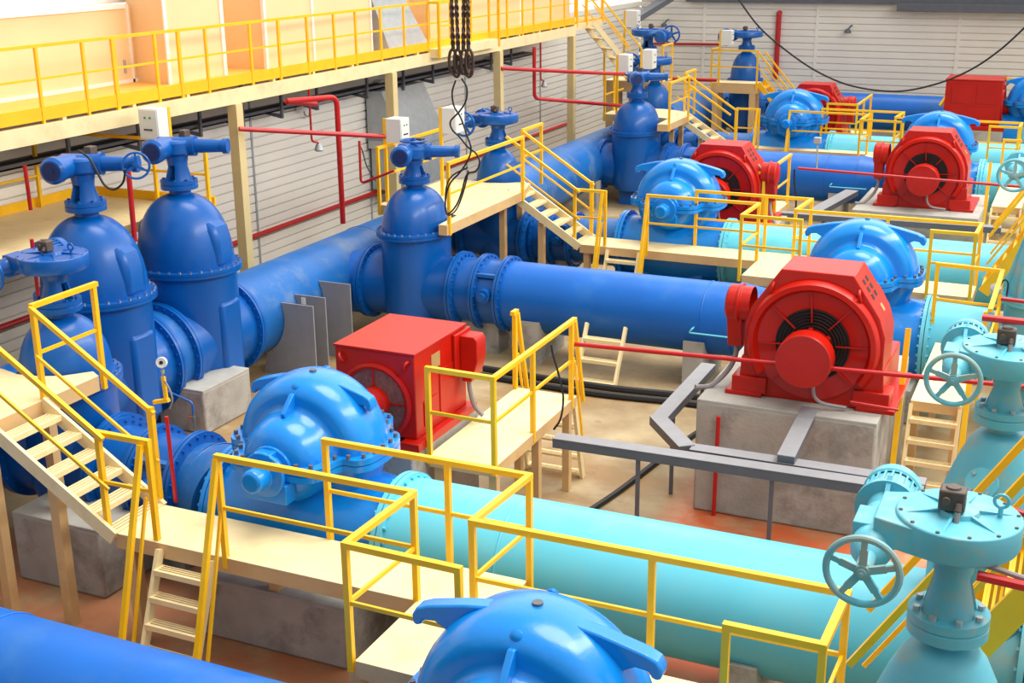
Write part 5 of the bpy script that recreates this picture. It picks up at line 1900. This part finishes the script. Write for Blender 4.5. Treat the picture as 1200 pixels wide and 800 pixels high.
# lamp-like sensor on the far cross walkway rail
o = at(958, 168, y=29.5)
rt = thing('sensor', 'small grey sensor box on a stem above the upper cross walkway rail', 'sensor', o)
mb = MB()
mb.box(-0.08, 0.08, -0.06, 0.06, 0.0, 0.14)
mb.build('case', GALV, rt, bevel=0.01)
mb = MB()
mb.cyl((0, 0, 0), (0.02, 0, -0.6), 0.02, n=8)
mb.build('stem', GALV, rt)
o = at(1167, 338, y=19.6)
rt = thing('sensor', 'small grey sensor box on the landing rail beside the ribbed cyan valve', 'sensor', o)
mb = MB()
mb.lathe([(0, 0), (0.08, 0), (0.08, 0.1), (0.05, 0.12), (0, 0.12)], (0, 0, -0.05), (0, -0.5, 0.85), 20)
mb.build('case', GALV, rt)
mb = MB()
mb.tube(spline([(0.04, 0, 0.02), (0.1, 0, 0.14), (0.16, 0, 0.1), (0.16, 0, -0.1)], 6), 0.012, 8)
mb.build('cable', BLACK, rt)
# hanging switch hooks and lamps on the siding
for lbl, px, py in (('small grey socket box on the siding below the mezzanine, near the thick red pipe', 354, 122), ('small grey socket box on the siding below the mezzanine, beside the wall duct', 445, 100), ('small grey socket box on the siding left of the third mezzanine column', 573, 72)):
    o = at(px, py, x=XL + 0.12)
    rt = thing('socket_box', lbl, 'socket box', o)
    mb = MB()
    mb.box(-0.1, 0.1, -0.12, 0.12, -0.14, 0.14)
    mb.build('case', BOXGREY, rt, bevel=0.015)
    mb = MB()
    mb.tube(spline([(0, 0.05, -0.14), (0, 0.1, -0.26), (0, 0.25, -0.3), (0, 0.32, -0.12)], 6), 0.018, 8)
    mb.build('cable', GREYCABLE, rt)
for lbl, px, py in (('pull-down lamp on a dark red stem below the mezzanine, near one', 372, 170), ('pull-down lamp on a red stem below the mezzanine, far one', 637, 97)):
    o = at(px, py, x=XM)
    mb = MB()
    tz = 4.42 - o.z
    rt = thing('hanging_lamp', lbl, 'lamp', o)
    mb.tube(fillet([(0, -0.2, tz), (0, -0.2, 0.1), (0, 0.0, 0.06), (0, 0.05, 0.0)], 0.1), 0.022, 8)
    mb.build('stem', REDPIPE, rt)
    mb = MB()
    mb.lathe([(0.02, 0.04), (0.06, 0.0), (0.1, -0.1), (0.07, -0.13), (0, -0.13)], (0, 0.05, 0), n=20)
    mb.build('lamp_head', GALV, rt)
for lbl, px, py in (('small wall hook lamp on the back wall, left', 781, 28), ('small wall hook lamp on the back wall, right of the red pipe', 996, 35)):
    o = at(px, py, y=YB - 0.1)
    rt = thing('wall_lamp', lbl, 'lamp', o)
    mb = MB()
    mb.tube(fillet([(0.05, 0.1, 0.15), (0.05, -0.1, 0.15), (-0.05, -0.15, 0.0)], 0.05), 0.03, 8)
    mb.build('arm', DARKSTEEL, rt)
    mb = MB()
    mb.lathe([(0.03, 0.06), (0.1, 0.0), (0.14, -0.1), (0, -0.12)], (-0.05, -0.15, 0), n=18)
    mb.build('shade', DARKSTEEL, rt)
# dark cable ducts at the top of the back wall
a, b = at(640, 0, y=YB - 0.3), at(752, 0, y=YB - 0.3)
rt = thing('cable_duct', 'pair of dark cable ducts slanting in the corner by the back wall', 'cable duct', (-16.0, 44, 4.4))
P = Sub(rt)
for k, dz in enumerate((0, 0.25)):
    p0, p1_ = at(736 + 8 * k, 30 - 6 * k, y=43.5), at(775 + 8 * k, 0, y=47.8)
    d = (p1_ - p0)
    mb = MB()
    mb.bar(p0, p0 + d * 1.1, 0.2, 0.2)
    P('duct', mb, DARKSTEEL)
a, b = at(748, 3, y=YB - 0.2), at(1200, 9, y=YB - 0.2)
z_ = at(1000, 4, y=YB - 0.2).z
mb = MB()
mb.box(-14.5, 4, YB - 0.36, YB - 0.1, z_, z_ + 0.3)
single('cable_duct', 'dark cable duct along the top of the back wall', 'cable duct', mb, DARKSTEEL, (-5, YB - 0.2, z_))
a = at(1052, 9, y=YB - 0.5)
mb = MB()
mb.box(a.x, 5, YB - 0.75, YB - 0.35, a.z - 0.1, a.z + 0.14)
single('cable_duct', 'thicker dark duct at the top right of the back wall', 'cable duct', mb, DARKSTEEL, (a.x, YB - 0.5, a.z))

# ------------------------------------------------------------------ light
w = bpy.data.worlds.new('world')
bpy.context.scene.world = w
w.use_nodes = True
nt = w.node_tree
bg = nt.nodes['Background']
bg.inputs['Color'].default_value = (1.0, 0.985, 0.96, 1)
# sky brightened overhead in place of unseen roof lights, dimmer towards the horizon
tc = nt.nodes.new('ShaderNodeTexCoord')
sp = nt.nodes.new('ShaderNodeSeparateXYZ')
nt.links.new(tc.outputs['Generated'], sp.inputs['Vector'])
mr = nt.nodes.new('ShaderNodeMapRange')
mr.interpolation_type = 'SMOOTHSTEP'
mr.inputs[1].default_value = -0.05
mr.inputs[2].default_value = 0.75
mr.inputs[3].default_value = 0.05
mr.inputs[4].default_value = 0.85
nt.links.new(sp.outputs['Z'], mr.inputs[0])
# extra sky brightness towards the far end, in place of unseen windows
my = nt.nodes.new('ShaderNodeMapRange')
my.interpolation_type = 'SMOOTHSTEP'
my.inputs[1].default_value = 0.45
my.inputs[2].default_value = 0.9
my.inputs[3].default_value = 0.0
my.inputs[4].default_value = 1.7
nt.links.new(sp.outputs['Y'], my.inputs[0])
ad = nt.nodes.new('ShaderNodeMath')
ad.operation = 'ADD'
nt.links.new(mr.outputs[0], ad.inputs[0])
nt.links.new(my.outputs[0], ad.inputs[1])
mx = nt.nodes.new('ShaderNodeMapRange')
mx.interpolation_type = 'SMOOTHSTEP'
mx.inputs[1].default_value = 0.35
mx.inputs[2].default_value = 0.95
mx.inputs[3].default_value = 0.0
mx.inputs[4].default_value = 0.8
nt.links.new(sp.outputs['X'], mx.inputs[0])
ad2 = nt.nodes.new('ShaderNodeMath')
ad2.operation = 'ADD'
nt.links.new(ad.outputs[0], ad2.inputs[0])
nt.links.new(mx.outputs[0], ad2.inputs[1])
nt.links.new(ad2.outputs[0], bg.inputs['Strength'])


def area(name, loc, target, sx, sy, power, col=(1, 0.97, 0.92)):
    l = bpy.data.lights.new(name, 'AREA')
    l.shape = 'RECTANGLE'
    l.size, l.size_y = sx, sy
    l.energy = power
    l.color = col
    o = bpy.data.objects.new(name, l)
    C.objects.link(o)
    o.location = loc
    o.rotation_euler = (Vector(target) - Vector(loc)).to_track_quat('-Z', 'Y').to_euler()
    return o


sun = bpy.data.lights.new('daylight', 'SUN')
sun.energy = 2.6
sun.angle = math.radians(35)
sun.color = (1, 0.96, 0.9)
so = bpy.data.objects.new('daylight', sun)
C.objects.link(so)
so.rotation_euler = Vector((-0.14, -0.22, -1)).to_track_quat('-Z', 'Y').to_euler()

area('left_wall_fill', (3.5, 22, 11.5), (-16, 25, 1.5), 30, 2.5, 2900)  # unseen fill light, added to brighten the left wall

sc = bpy.context.scene
sc.view_settings.view_transform = 'Standard'
sc.view_settings.look = 'None'
sc.view_settings.exposure = 0.0
sc.view_settings.gamma = 1.0
sc.view_settings.use_curve_mapping = False
